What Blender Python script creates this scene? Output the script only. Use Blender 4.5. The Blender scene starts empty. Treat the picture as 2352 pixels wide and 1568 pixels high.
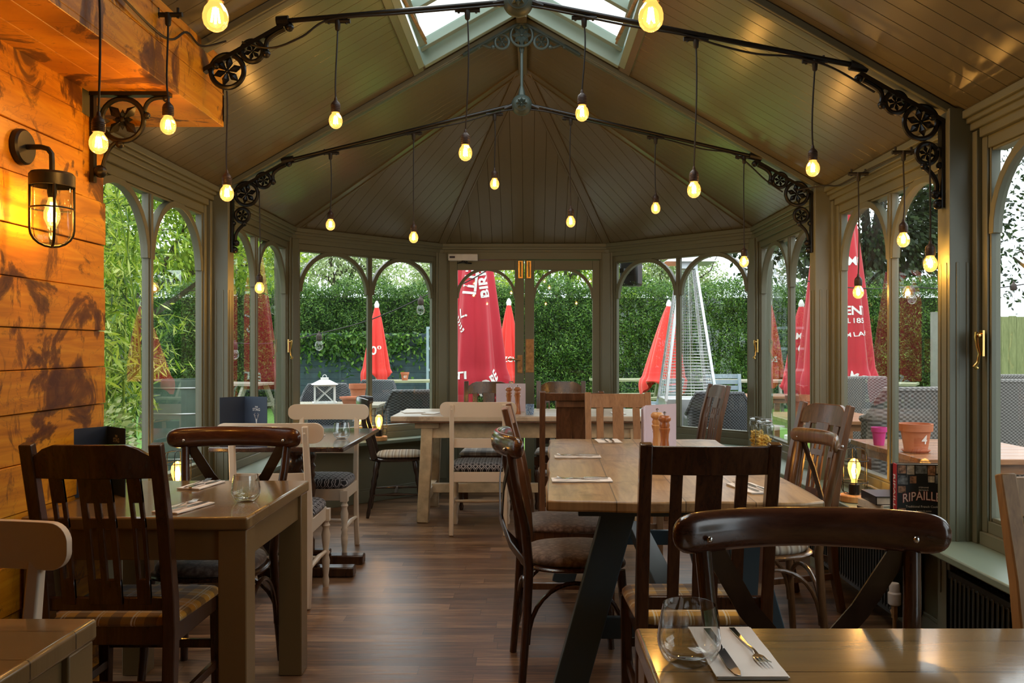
import bpy, bmesh, math, random
import numpy as np
from mathutils import Vector, Matrix, Euler
random.seed(7)
RNG = np.random.default_rng(11)
PI = math.pi
SC = bpy.context.scene
COL = SC.collection

# ------------------------------------------------------------------ camera, world, exposure
cam_d = bpy.data.cameras.new('camera')
cam_d.sensor_width = 36.0
cam_d.lens = 30.61
cam_d.shift_x = -40 / 2352
cam_d.shift_y = 16 / 2352
cam_d.clip_start = 0.05
cam_d.clip_end = 300
cam = bpy.data.objects.new('camera', cam_d)
COL.objects.link(cam)
cam.location = (0.045, 0.0, 1.28)
cam.rotation_euler = (PI / 2, 0, 0)
SC.camera = cam

world = bpy.data.worlds.new('overcast_sky')
SC.world = world
world.use_nodes = True
wn = world.node_tree
bg = wn.nodes['Background']
tc = wn.nodes.new('ShaderNodeTexCoord')
sep = wn.nodes.new('ShaderNodeSeparateXYZ')
rmp = wn.nodes.new('ShaderNodeValToRGB')
rmp.color_ramp.elements[0].position = 0.45
rmp.color_ramp.elements[0].color = (0.72, 0.80, 0.88, 1)
rmp.color_ramp.elements[1].position = 0.9
rmp.color_ramp.elements[1].color = (0.95, 0.98, 1.0, 1)
nz = wn.nodes.new('ShaderNodeTexNoise')
nz.inputs['Scale'].default_value = 2.2
nz.inputs['Detail'].default_value = 5
mr = wn.nodes.new('ShaderNodeMapRange')
mr.inputs['To Min'].default_value = 0.8
mr.inputs['To Max'].default_value = 1.15
mx = wn.nodes.new('ShaderNodeVectorMath')
mx.operation = 'SCALE'
ad = wn.nodes.new('ShaderNodeMath')
ad.operation = 'MULTIPLY_ADD'
ad.inputs[1].default_value = 0.5
ad.inputs[2].default_value = 0.5
wn.links.new(tc.outputs['Generated'], sep.inputs[0])
wn.links.new(sep.outputs['Z'], ad.inputs[0])
wn.links.new(ad.outputs[0], rmp.inputs[0])
wn.links.new(tc.outputs['Generated'], nz.inputs['Vector'])
wn.links.new(nz.outputs['Fac'], mr.inputs['Value'])
wn.links.new(rmp.outputs[0], mx.inputs[0])
wn.links.new(mr.outputs[0], mx.inputs['Scale'])
wn.links.new(mx.outputs[0], bg.inputs['Color'])
bg.inputs['Strength'].default_value = 3.4

sun_d = bpy.data.lights.new('soft_sun', 'SUN')
sun_d.energy = 1.2
sun_d.angle = 0.6
sun_d.color = (1.0, 0.96, 0.88)
sun = bpy.data.objects.new('soft_sun', sun_d)
COL.objects.link(sun)
sun.rotation_euler = (math.radians(38), 0, math.radians(-150))

BULB_W = 5.0      # power of each hanging filament bulb
SC.view_settings.view_transform = 'Standard'
SC.view_settings.look = 'None'
SC.view_settings.gamma = 1
SC.view_settings.exposure = 0.0
SC.cycles.max_bounces = 8
SC.cycles.diffuse_bounces = 4
SC.cycles.glossy_bounces = 3
SC.cycles.transmission_bounces = 6
SC.cycles.transparent_max_bounces = 16
SC.cycles.caustics_reflective = False
SC.cycles.caustics_refractive = False
SC.cycles.sample_clamp_indirect = 4.0
SC.cycles.use_denoising = True

# ------------------------------------------------------------------ node helpers
class NT:
    def __init__(s, name):
        s.m = bpy.data.materials.new(name)
        s.m.use_nodes = True
        s.t = s.m.node_tree
        s.b = s.t.nodes['Principled BSDF']
        s.out = s.t.nodes['Material Output']
        s._tc = None
    def n(s, kind, **kw):
        nd = s.t.nodes.new('ShaderNode' + kind)
        for k, v in kw.items():
            setattr(nd, k, v)
        return nd
    def set(s, sock, v):
        if isinstance(v, bpy.types.NodeSocket):
            s.t.links.new(v, sock)
        elif v is not None:
            if isinstance(v, (tuple, list)) and len(v) == 3 and sock.type == 'RGBA':
                v = (*v, 1)
            sock.default_value = v
    def co(s, which='Object', scale=(1, 1, 1), rot=(0, 0, 0), loc=(0, 0, 0)):
        if s._tc is None:
            s._tc = s.n('TexCoord')
        mp = s.n('Mapping')
        mp.inputs['Scale'].default_value = scale
        mp.inputs['Rotation'].default_value = rot
        mp.inputs['Location'].default_value = loc
        s.t.links.new(s._tc.outputs[which], mp.inputs['Vector'])
        return mp.outputs[0]
    def noise(s, vec, scale, detail=4, rough=0.55, dist=0.0):
        nd = s.n('TexNoise')
        s.set(nd.inputs['Vector'], vec)
        nd.inputs['Scale'].default_value = scale
        nd.inputs['Detail'].default_value = detail
        nd.inputs['Roughness'].default_value = rough
        nd.inputs['Distortion'].default_value = dist
        return nd.outputs['Fac']
    def ramp(s, fac, stops):
        nd = s.n('ValToRGB')
        cr = nd.color_ramp
        while len(cr.elements) < len(stops):
            cr.elements.new(0.5)
        for e, (p, c) in zip(cr.elements, stops):
            e.position = p
            e.color = (*c, 1) if isinstance(c, tuple) else (c, c, c, 1)
        s.set(nd.inputs[0], fac)
        return nd.outputs[0]
    def math(s, op, a, b=None, c=None, clamp=False):
        nd = s.n('Math', operation=op)
        nd.use_clamp = clamp
        s.set(nd.inputs[0], a)
        if b is not None: s.set(nd.inputs[1], b)
        if c is not None: s.set(nd.inputs[2], c)
        return nd.outputs[0]
    def mix(s, fac, a, b, mode='MIX'):
        nd = s.n('MixRGB', blend_type=mode)
        s.set(nd.inputs[0], fac); s.set(nd.inputs[1], a); s.set(nd.inputs[2], b)
        return nd.outputs[0]
    def xyz(s, vec):
        nd = s.n('SeparateXYZ')
        s.set(nd.inputs[0], vec)
        return nd.outputs
    def bump(s, h, strength=0.3, dist=0.01):
        nd = s.n('Bump')
        nd.inputs['Strength'].default_value = strength
        nd.inputs['Distance'].default_value = dist
        s.set(nd.inputs['Height'], h)
        s.t.links.new(nd.outputs[0], s.b.inputs['Normal'])
    def fin(s, color=None, rough=None, metal=None, **kw):
        if color is not None: s.set(s.b.inputs['Base Color'], color)
        if rough is not None: s.set(s.b.inputs['Roughness'], rough)
        if metal is not None: s.set(s.b.inputs['Metallic'], metal)
        for k, v in kw.items():
            s.set(s.b.inputs[k.replace('_', ' ')], v)
        return s.m

def plain(name, col, rough=0.5, metal=0.0, var=0.12, scale=8, **kw):
    t = NT(name)
    f = t.noise(t.co(), scale, 4)
    a = tuple(c * (1 - var) for c in col); b = tuple(min(1, c * (1 + var)) for c in col)
    return t.fin(t.ramp(f, [(0.3, a), (0.7, b)]), rough, metal, **kw)

def wood(name, dark, light, rough=0.35, axis='Z', scale=1.0, grain=0.25, coat=0.0):
    t = NT(name)
    s = {'X': (1.2, 14, 14), 'Y': (14, 1.2, 14), 'Z': (14, 14, 1.2)}[axis]
    v = t.co(scale=tuple(k * scale for k in s))
    f = t.noise(v, 2.2, 6, 0.6, 1.2)
    f2 = t.noise(t.co(scale=tuple(k * scale * 4 for k in s)), 3, 3, 0.6)
    ff = t.math('ADD', t.math('MULTIPLY', f, 0.75), t.math('MULTIPLY', f2, grain))
    t.bump(ff, 0.08, 0.004)
    return t.fin(t.ramp(ff, [(0.32, dark), (0.62, light)]), rough, Coat_Weight=coat, Coat_Roughness=0.12)

# ------------------------------------------------------------------ geometry helpers
class MB:
    """collects shapes into one mesh"""
    def __init__(s):
        s.v = []; s.f = []; s.uv = None
    def add(s, vs, fs, M=None):
        n = len(s.v)
        if M is None:
            s.v += [tuple(p) for p in vs]
        else:
            s.v += [tuple(M @ Vector(p)) for p in vs]
        s.f += [tuple(n + i for i in f) for f in fs]
        return s
    def box(s, x0, x1, y0, y1, z0, z1, M=None):
        vs = [(x0, y0, z0), (x1, y0, z0), (x1, y1, z0), (x0, y1, z0), (x0, y0, z1), (x1, y0, z1), (x1, y1, z1), (x0, y1, z1)]
        fs = [(0, 3, 2, 1), (4, 5, 6, 7), (0, 1, 5, 4), (1, 2, 6, 5), (2, 3, 7, 6), (3, 0, 4, 7)]
        return s.add(vs, fs, M)
    def cbox(s, c, size, M=None):
        x, y, z = c; a, b, d = size
        return s.box(x - a / 2, x + a / 2, y - b / 2, y + b / 2, z - d / 2, z + d / 2, M)
    def sweep(s, pts, w, h, side=(1, 0, 0), M=None):
        """rectangular section w (along side) x h swept along a polyline; w, h may be lists"""
        pts = [Vector(p) for p in pts]; n = len(pts); side = Vector(side).normalized()
        vs = []
        for i, p in enumerate(pts):
            d = (pts[min(i + 1, n - 1)] - pts[max(i - 1, 0)]).normalized()
            sd = (side - d * side.dot(d)).normalized()
            up = d.cross(sd)
            ww = (w[i] if isinstance(w, (list, tuple)) else w) / 2
            hh = (h[i] if isinstance(h, (list, tuple)) else h) / 2
            for a, b in ((-1, -1), (1, -1), (1, 1), (-1, 1)):
                vs.append(p + sd * ww * a + up * hh * b)
        fs = []
        for i in range(n - 1):
            for k in range(4):
                a = i * 4 + k; b = i * 4 + (k + 1) % 4
                fs.append((a, b, b + 4, a + 4))
        fs.append((3, 2, 1, 0)); e = (n - 1) * 4
        fs.append((e, e + 1, e + 2, e + 3))
        return s.add(vs, fs, M)
    def tube(s, pts, r, n=8, M=None, closed=False):
        pts = [Vector(p) for p in pts]; m = len(pts)
        vs = []; prev = None
        for i, p in enumerate(pts):
            if closed:
                d = (pts[(i + 1) % m] - pts[(i - 1) % m]).normalized()
            else:
                d = (pts[min(i + 1, m - 1)] - pts[max(i - 1, 0)]).normalized()
            if prev is None:
                ref = Vector((0, 0, 1)) if abs(d.z) < 0.9 else Vector((1, 0, 0))
                u = d.cross(ref).normalized()
            else:
                u = (prev - d * prev.dot(d)).normalized()
            prev = u; w = d.cross(u)
            rr = r[i] if isinstance(r, (list, tuple)) else r
            for k in range(n):
                a = 2 * PI * k / n
                vs.append(p + (u * math.cos(a) + w * math.sin(a)) * rr)
        fs = []
        rng = m if closed else m - 1
        for i in range(rng):
            for k in range(n):
                a = i * n + k; b = i * n + (k + 1) % n
                j = ((i + 1) % m) * n
                fs.append((a, b, j + (k + 1) % n, j + k))
        if not closed:
            fs.append(tuple(range(n - 1, -1, -1)))
            fs.append(tuple((m - 1) * n + k for k in range(n)))
        return s.add(vs, fs, M)
    def lathe(s, prof, n=20, M=None, cap=True):
        """prof: list of (r, z)"""
        vs = []; fs = []
        for r, z in prof:
            for k in range(n):
                a = 2 * PI * k / n
                vs.append((r * math.cos(a), r * math.sin(a), z))
        for i in range(len(prof) - 1):
            for k in range(n):
                a = i * n + k; b = i * n + (k + 1) % n
                fs.append((a, b, b + n, a + n))
        if cap:
            if prof[0][0] > 1e-5: fs.append(tuple(range(n - 1, -1, -1)))
            if prof[-1][0] > 1e-5: fs.append(tuple((len(prof) - 1) * n + k for k in range(n)))
        return s.add(vs, fs, M)
    def prism(s, poly, d0, d1, M=None):
        """2D polygon (x,z) extruded along y from d0 to d1"""
        n = len(poly)
        vs = [(x, d0, z) for x, z in poly] + [(x, d1, z) for x, z in poly]
        fs = [tuple(range(n)), tuple(range(2 * n - 1, n - 1, -1))]
        for i in range(n):
            j = (i + 1) % n
            fs.append((i, i + n, j + n, j))
        return s.add(vs, fs, M)
    def ring(s, c, R, r, axis='Y', n=20, m=6, M=None):
        pts = []
        for k in range(n):
            a = 2 * PI * k / n
            if axis == 'Y': pts.append((c[0] + R * math.cos(a), c[1], c[2] + R * math.sin(a)))
            elif axis == 'Z': pts.append((c[0] + R * math.cos(a), c[1] + R * math.sin(a), c[2]))
            else: pts.append((c[0], c[1] + R * math.cos(a), c[2] + R * math.sin(a)))
        return s.tube(pts, r, m, M, closed=True)
    def ball(s, c, r, n=12, m=8, M=None, sq=(1, 1, 1)):
        pr = []
        vs = []; fs = []
        for i in range(m + 1):
            t = PI * i / m
            for k in range(n):
                a = 2 * PI * k / n
                vs.append((c[0] + r * sq[0] * math.sin(t) * math.cos(a), c[1] + r * sq[1] * math.sin(t) * math.sin(a), c[2] - r * sq[2] * math.cos(t)))
        for i in range(m):
            for k in range(n):
                a = i * n + k; b = i * n + (k + 1) % n
                fs.append((a, b, b + n, a + n))
        return s.add(vs, fs, M)
    def build(s, name, mat, parent=None, smooth=35, bevel=0.0, seg=2, label=None, merge=False):
        me = bpy.data.meshes.new(name)
        me.from_pydata(s.v, [], s.f)
        me.validate()
        if merge:
            bm = bmesh.new(); bm.from_mesh(me)
            bmesh.ops.remove_doubles(bm, verts=bm.verts, dist=1e-5)
            bm.to_mesh(me); bm.free()
        if mat is not None: me.materials.append(mat)
        if smooth:
            me.shade_smooth()
            me.set_sharp_from_angle(angle=math.radians(smooth))
        o = bpy.data.objects.new(name, me)
        COL.objects.link(o)
        if parent is not None: o.parent = parent
        if bevel:
            b = o.modifiers.new('bevel', 'BEVEL')
            b.width = bevel; b.segments = seg; b.limit_method = 'ANGLE'; b.angle_limit = math.radians(40)
            b.harden_normals = False
        if label: o['label'] = label
        return o

def tag(o, label=None, cat=None, group=None, kind=None):
    if label: o['label'] = label
    if cat: o['category'] = cat
    if group: o['group'] = group
    if kind: o['kind'] = kind
    return o

def thing(name, loc=(0, 0, 0), rz=0.0, label=None, cat=None, group=None, kind=None, scale=None, rot=None):
    o = bpy.data.objects.new(name, None)
    o.empty_display_size = 0.1
    COL.objects.link(o)
    o.location = loc
    o.rotation_euler = rot if rot else (0, 0, rz)
    if scale: o.scale = (scale,) * 3 if not isinstance(scale, tuple) else scale
    return tag(o, label, cat, group, kind)

def structure(o):
    o['kind'] = 'structure'
    return o

def kids(o):
    return [c for c in bpy.data.objects if c.parent == o]

def copy_tree(root, loc, rz=0.0, label=None, group=None, cat=None):
    r = root.copy(); COL.objects.link(r)
    r.location = loc; r.rotation_euler = (0, 0, rz)
    if label: r['label'] = label
    if group: r['group'] = group
    for ch in KIDS[root.name]:
        c = ch.copy(); COL.objects.link(c); c.parent = r
        for g in KIDS.get(ch.name, []):
            d = g.copy(); COL.objects.link(d); d.parent = c
    return r
KIDS = {}
def register(root):
    for o in bpy.data.objects:
        if o.parent is not None:
            KIDS.setdefault(o.parent.name, [])
            if o not in KIDS[o.parent.name]: KIDS[o.parent.name].append(o)
    return root

def T(x=0, y=0, z=0): return Matrix.Translation((x, y, z))
def RX(a): return Matrix.Rotation(a, 4, 'X')
def RY(a): return Matrix.Rotation(a, 4, 'Y')
def RZ(a): return Matrix.Rotation(a, 4, 'Z')

def text_mesh(txt, size=1.0, extrude=0.0, align='CENTER', spacing=1.0, maxlen=None, bold=0.0):
    """returns (verts, faces) of a text laid in the XY plane"""
    cu = bpy.data.curves.new('lettering', 'FONT')
    cu.body = txt; cu.size = size; cu.extrude = extrude; cu.align_x = align; cu.align_y = 'CENTER'
    cu.space_character = spacing; cu.resolution_u = 3; cu.offset = bold
    ob = bpy.data.objects.new('lettering', cu)
    COL.objects.link(ob)
    dg = bpy.context.evaluated_depsgraph_get()
    me = bpy.data.meshes.new_from_object(ob.evaluated_get(dg))
    if maxlen:
        bm = bmesh.new(); bm.from_mesh(me)
        for _ in range(4):
            es = [e for e in bm.edges if e.calc_length() > maxlen]
            if not es: break
            bmesh.ops.subdivide_edges(bm, edges=es, cuts=1)
            bmesh.ops.triangulate(bm, faces=[f for f in bm.faces if len(f.verts) > 4])
        bm.to_mesh(me); bm.free()
    vs = [tuple(v.co) for v in me.vertices]; fs = [tuple(p.vertices) for p in me.polygons]
    bpy.data.objects.remove(ob); bpy.data.curves.remove(cu); bpy.data.meshes.remove(me)
    return vs, fs

# ------------------------------------------------------------------ materials
M = {}
def paint(name, col, rough=0.42):
    t = NT(name)
    f = t.noise(t.co(), 3.0, 5)
    g = t.noise(t.co(), 60, 3)
    c = t.mix(t.math('MULTIPLY', f, 0.5), tuple(k * 1.1 for k in col), tuple(k * 0.8 for k in col))
    t.bump(g, 0.05, 0.003)
    return t.fin(c, rough)
M['sage'] = paint('sage_green_paint', (0.150, 0.155, 0.105))
M['ceil'] = paint('olive_ceiling_paint', (0.140, 0.122, 0.075), 0.26)
M['sage_l'] = paint('pale_sage_paint', (0.24, 0.32, 0.26), 0.4)
M['iron'] = plain('black_iron', (0.012, 0.012, 0.012), 0.32, 0.4, Specular_IOR_Level=0.6)
M['iron_green'] = plain('grey_green_iron', (0.06, 0.085, 0.075), 0.4, 0.2)
M['cable'] = plain('black_rubber_cable', (0.01, 0.009, 0.008), 0.5)
M['socket'] = plain('bronze_socket', (0.045, 0.028, 0.022), 0.45, 0.3)
M['brass'] = plain('polished_brass', (0.62, 0.40, 0.13), 0.25, 1.0)
M['brass_old'] = plain('worn_brass_plate', (0.40, 0.23, 0.10), 0.45, 0.7, 0.35, 30)
M['steel'] = plain('polished_steel', (0.6, 0.6, 0.6), 0.18, 1.0, 0.05)
M['galv'] = plain('galvanised_steel', (0.55, 0.57, 0.58), 0.35, 0.9, 0.1)
M['white'] = plain('white_plastic', (0.75, 0.75, 0.74), 0.4)
M['black'] = plain('matt_black_metal', (0.012, 0.012, 0.012), 0.45, 0.3)
M['rad'] = plain('dark_green_radiator_paint', (0.012, 0.016, 0.013), 0.35)
M['bulbcore'] = NT('glowing_filament').fin((1, 0.6, 0.2), 0.5, Emission_Color=(1.0, 0.60, 0.20, 1), Emission_Strength=60.0)

def glass_arch(name, tint=(1, 1, 1), boost=1.0, rough=0.0, ior=1.5):
    t = NT(name)
    tr = t.n('BsdfTransparent'); tr.inputs[0].default_value = (*tint, 1)
    gl = t.n('BsdfGlossy'); gl.inputs['Roughness'].default_value = rough
    lw = t.n('LayerWeight'); lw.inputs['Blend'].default_value = 0.5
    mxs = t.n('MixShader')
    sch = t.math('MULTIPLY_ADD', t.math('POWER', lw.outputs['Facing'], 5.0), 0.957, 0.043)
    t.set(mxs.inputs[0], t.math('MULTIPLY', sch, boost, clamp=True))
    t.t.links.new(tr.outputs[0], mxs.inputs[1]); t.t.links.new(gl.outputs[0], mxs.inputs[2])
    t.t.links.new(mxs.outputs[0], t.out.inputs[0])
    return t.m
M['pane'] = glass_arch('window_glass', (0.93, 0.97, 0.95), 1.6)
M['thin'] = glass_arch('drinking_glass', (0.93, 0.95, 0.95), 1.8, 0.02)
M['jar'] = glass_arch('jar_glass', (0.92, 0.94, 0.93), 1.6, 0.03)

def bulb_mat(name, tint, em, es):
    t = NT(name)
    tr = t.n('BsdfTransparent'); tr.inputs[0].default_value = (*tint, 1)
    gl = t.n('BsdfGlossy'); gl.inputs['Roughness'].default_value = 0.05
    fr = t.n('Fresnel'); fr.inputs['IOR'].default_value = 1.5
    mxs = t.n('MixShader')
    t.t.links.new(fr.outputs[0], mxs.inputs[0])
    t.t.links.new(tr.outputs[0], mxs.inputs[1]); t.t.links.new(gl.outputs[0], mxs.inputs[2])
    e = t.n('Emission'); e.inputs[0].default_value = (*em, 1); e.inputs[1].default_value = es
    a = t.n('AddShader')
    t.t.links.new(mxs.outputs[0], a.inputs[0]); t.t.links.new(e.outputs[0], a.inputs[1])
    t.t.links.new(a.outputs[0], t.out.inputs[0])
    return t.m
M['bulb'] = bulb_mat('glowing_amber_bulb_glass', (0.95, 0.78, 0.42), (1.0, 0.50, 0.09), 1.5)
M['bulb_off'] = glass_arch('clear_bulb_glass', (0.9, 0.92, 0.92), 2.0)

# grooved wood floor: planks run across the room (X)
def floor_mat():
    t = NT('brown_wood_plank_floor')
    v = t.co('Object')
    x, y, z = t.xyz(v)[:3]
    row = t.math('FLOOR', t.math('DIVIDE', y, 0.095))
    off = t.math('FRACT', t.math('MULTIPLY', t.math('SINE', t.math('MULTIPLY', row, 12.9898)), 43758.5))
    xs = t.math('ADD', t.math('DIVIDE', x, 0.95), t.math('MULTIPLY', off, 3.0))
    cell = t.math('FLOOR', xs)
    seed = t.math('FRACT', t.math('MULTIPLY', t.math('SINE', t.math('ADD', t.math('MULTIPLY', cell, 78.233), t.math('MULTIPLY', row, 3.17))), 4375.85))
    cm = t.n('CombineXYZ')
    t.set(cm.inputs[0], t.math('MULTIPLY', x, 2.0)); t.set(cm.inputs[1], t.math('MULTIPLY', y, 26.0)); t.set(cm.inputs[2], t.math('MULTIPLY', seed, 19.0))
    g = t.noise(cm.outputs[0], 1.6, 6, 0.65, 0.8)
    gg = t.math('ADD', t.math('MULTIPLY', g, 0.8), t.math('MULTIPLY', seed, 0.18))
    c = t.ramp(gg, [(0.34, (0.060, 0.028, 0.013)), (0.5, (0.165, 0.086, 0.042)), (0.66, (0.34, 0.195, 0.100))])
    ey = t.math('ABSOLUTE', t.math('SUBTRACT', t.math('FRACT', t.math('DIVIDE', y, 0.095)), 0.5))
    ex = t.math('ABSOLUTE', t.math('SUBTRACT', t.math('FRACT', xs), 0.5))
    seam = t.math('MAXIMUM', t.math('GREATER_THAN', ey, 0.486), t.math('GREATER_THAN', ex, 0.4985))
    c = t.mix(t.math('MULTIPLY', seam, 0.6), c, (0.02, 0.01, 0.006))
    t.bump(t.math('ADD', g, t.math('MULTIPLY', seam, -1.5)), 0.12, 0.003)
    return t.fin(c, t.math('MULTIPLY_ADD', g, 0.25, 0.22))
M['floor'] = floor_mat()

def clad_mat():
    """orange stained boards with dark mottled scorch stains"""
    t = NT('orange_stained_cladding_boards')
    v = t.co()
    y = t.xyz(v)
    g = t.noise(t.co(scale=(1, 0.8, 9)), 2.5, 6, 0.6, 1.0)
    base = t.ramp(g, [(0.25, (0.40, 0.135, 0.005)), (0.5, (0.66, 0.27, 0.010)), (0.75, (0.80, 0.41, 0.028))])
    st = t.noise(t.co(scale=(1.0, 1.1, 1.0)), 3.1, 7, 0.62, 1.4)
    m1 = t.ramp(st, [(0.535, 0.0), (0.58, 0.8), (0.66, 1.0)])
    st2 = t.noise(t.co(scale=(1, 3.0, 1.0), loc=(3, 1, 5)), 2.2, 7, 0.7, 0.6)
    m2 = t.ramp(st2, [(0.56, 0.0), (0.61, 0.9)])
    lines = t.noise(t.co(scale=(1, 1, 1.6), loc=(7, 2, 1)), 2.4, 5, 0.6, 1.5)
    l1 = t.math('ABSOLUTE', t.math('SUBTRACT', lines, 0.5))
    m3 = t.ramp(l1, [(0.0, 0.45), (0.006, 0.0)])
    c = t.mix(m1, base, (0.085, 0.024, 0.006))
    c = t.mix(t.math('MULTIPLY', m2, 0.85), c, (0.10, 0.028, 0.006))
    c = t.mix(m3, c, (0.22, 0.07, 0.02))
    t.bump(g, 0.15, 0.004)
    return t.fin(c, 0.42)
M['clad'] = clad_mat()

M['walnut'] = wood('dark_walnut_wood', (0.020, 0.008, 0.004), (0.066, 0.025, 0.010), 0.25, coat=0.3)
M['walnut_x'] = wood('dark_walnut_wood_rail', (0.026, 0.009, 0.006), (0.085, 0.030, 0.015), 0.2, 'X', coat=0.5)
M['brown'] = wood('mid_brown_wood', (0.060, 0.026, 0.012), (0.150, 0.068, 0.030), 0.32, coat=0.2)
M['tanw'] = wood('tan_oak_wood', (0.20, 0.10, 0.045), (0.34, 0.185, 0.090), 0.4)
M['black_brown'] = wood('blackened_brown_wood', (0.010, 0.006, 0.005), (0.032, 0.016, 0.011), 0.25, coat=0.4)
M['honey'] = wood('honey_brown_wood', (0.17, 0.080, 0.022), (0.30, 0.155, 0.050), 0.5)
M['bent'] = wood('antique_elm_wood', (0.060, 0.028, 0.012), (0.190, 0.095, 0.040), 0.28, coat=0.3)
M['cream'] = paint('cream_paint', (0.62, 0.52, 0.40), 0.38)
M['pine_light'] = wood('pale_turned_wood', (0.55, 0.38, 0.22), (0.72, 0.54, 0.34), 0.5)
M['mill_l'] = wood('light_beech_wood', (0.52, 0.26, 0.09), (0.72, 0.42, 0.17), 0.35, coat=0.3)
M['mill_d'] = wood('orange_brown_wood', (0.25, 0.075, 0.022), (0.45, 0.16, 0.05), 0.3, coat=0.4)

def tabletop(name, a, b, plank, axis='X', rough=0.25, knots=True, coat=0.3):
    """planks run along axis, seams every `plank` metres"""
    t = NT(name)
    v = t.co()
    x, y, z = t.xyz(v)[:3]
    across = y if axis == 'X' else x
    sc = (1.3, 11, 11) if axis == 'X' else (11, 1.3, 11)
    row = t.math('FLOOR', t.math('DIVIDE', across, plank))
    cm = t.n('CombineXYZ')
    t.set(cm.inputs[0], t.math('MULTIPLY', x, sc[0])); t.set(cm.inputs[1], t.math('MULTIPLY', y, sc[1])); t.set(cm.inputs[2], t.math('MULTIPLY', row, 7.3))
    g = t.noise(cm.outputs[0], 1.5, 6, 0.65, 1.1)
    c = t.ramp(g, [(0.3, a), (0.7, b)])
    if knots:
        k = t.noise(t.co(scale=(5, 5, 5)), 1.2, 5, 0.7, 0.4)
        c = t.mix(t.ramp(k, [(0.54, 0.0), (0.66, 0.6)]), c, tuple(q * 0.45 for q in a))
    e = t.math('ABSOLUTE', t.math('SUBTRACT', t.math('FRACT', t.math('DIVIDE', across, plank)), 0.5))
    seam = t.math('GREATER_THAN', e, 0.5 - 0.0022 / plank)
    c = t.mix(t.math('MULTIPLY', seam, 0.75), c, tuple(q * 0.2 for q in a))
    t.bump(t.math('ADD', t.math('MULTIPLY', g, 0.5), t.math('MULTIPLY', seam, -1.0)), 0.15, 0.003)
    return t.fin(c, rough, Coat_Weight=coat, Coat_Roughness=0.1)
M['taupe_top'] = tabletop('satin_taupe_painted_tabletop', (0.165, 0.100, 0.038), (0.235, 0.150, 0.062), 0.15, 'X', 0.2, False, 0.5)
M['taupe'] = paint('satin_taupe_paint', (0.185, 0.118, 0.048), 0.32)
M['pine_top'] = tabletop('scrubbed_pine_tabletop', (0.23, 0.132, 0.050), (0.46, 0.295, 0.140), 0.235, 'Y', 0.38, True, 0.12)
M['farm_top'] = tabletop('pale_farmhouse_tabletop', (0.42, 0.31, 0.21), (0.66, 0.55, 0.42), 0.2, 'X', 0.35, True, 0.1)
M['dark_top'] = wood('dark_polished_tabletop', (0.020, 0.010, 0.008), (0.055, 0.026, 0.018), 0.15, 'Y', coat=0.6)
M['blue_paint'] = paint('slate_blue_paint', (0.030, 0.052, 0.066), 0.4)
M['worn_cream'] = plain('worn_cream_paint', (0.52, 0.40, 0.25), 0.5, 0, 0.25, 12)

def plaid(name, base, dark, light, s=0.11):
    t = NT(name)
    x, y, z = t.xyz(t.co())[:3]
    def band(v, per, lo, hi, off=0.0):
        f = t.math('FRACT', t.math('ADD', t.math('DIVIDE', v, per), off + 50.0))
        return t.math('MULTIPLY', t.math('GREATER_THAN', f, lo), t.math('LESS_THAN', f, hi))
    c = base
    for v in (x, y):
        c = t.mix(t.math('MULTIPLY', band(v, s, 0.0, 0.34), 0.62), c, dark)
    for v in (x, y):
        c = t.mix(t.math('MULTIPLY', band(v, s, 0.62, 0.67), 0.75), c, light)
        c = t.mix(t.math('MULTIPLY', band(v, s, 0.72, 0.745), 0.55), c, light)
    w = t.noise(t.co(), 350, 2)
    t.bump(w, 0.3, 0.002)
    return t.fin(c, 0.95, Sheen_Weight=0.3)
M['plaid_mustard'] = plaid('mustard_tartan_wool', (0.56, 0.275, 0.012), (0.060, 0.026, 0.010), (0.66, 0.58, 0.40))
M['plaid_grey'] = plaid('grey_tartan_wool', (0.36, 0.30, 0.24), (0.09, 0.08, 0.09), (0.66, 0.63, 0.58), 0.13)

def stripe_fabric():
    t = NT('striped_tweed')
    x, y, z = t.xyz(t.co())[:3]
    f = t.math('FRACT', t.math('ADD', t.math('DIVIDE', y, 0.05), 40.0))
    c = t.ramp(f, [(0.0, (0.34, 0.27, 0.19)), (0.3, (0.42, 0.36, 0.28)), (0.5, (0.16, 0.12, 0.10)), (0.62, (0.48, 0.43, 0.35)), (0.85, (0.24, 0.17, 0.11)), (1.0, (0.34, 0.27, 0.19))])
    t.bump(t.noise(t.co(), 300, 2), 0.3, 0.002)
    return t.fin(c, 0.95)
M['stripe'] = stripe_fabric()

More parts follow.
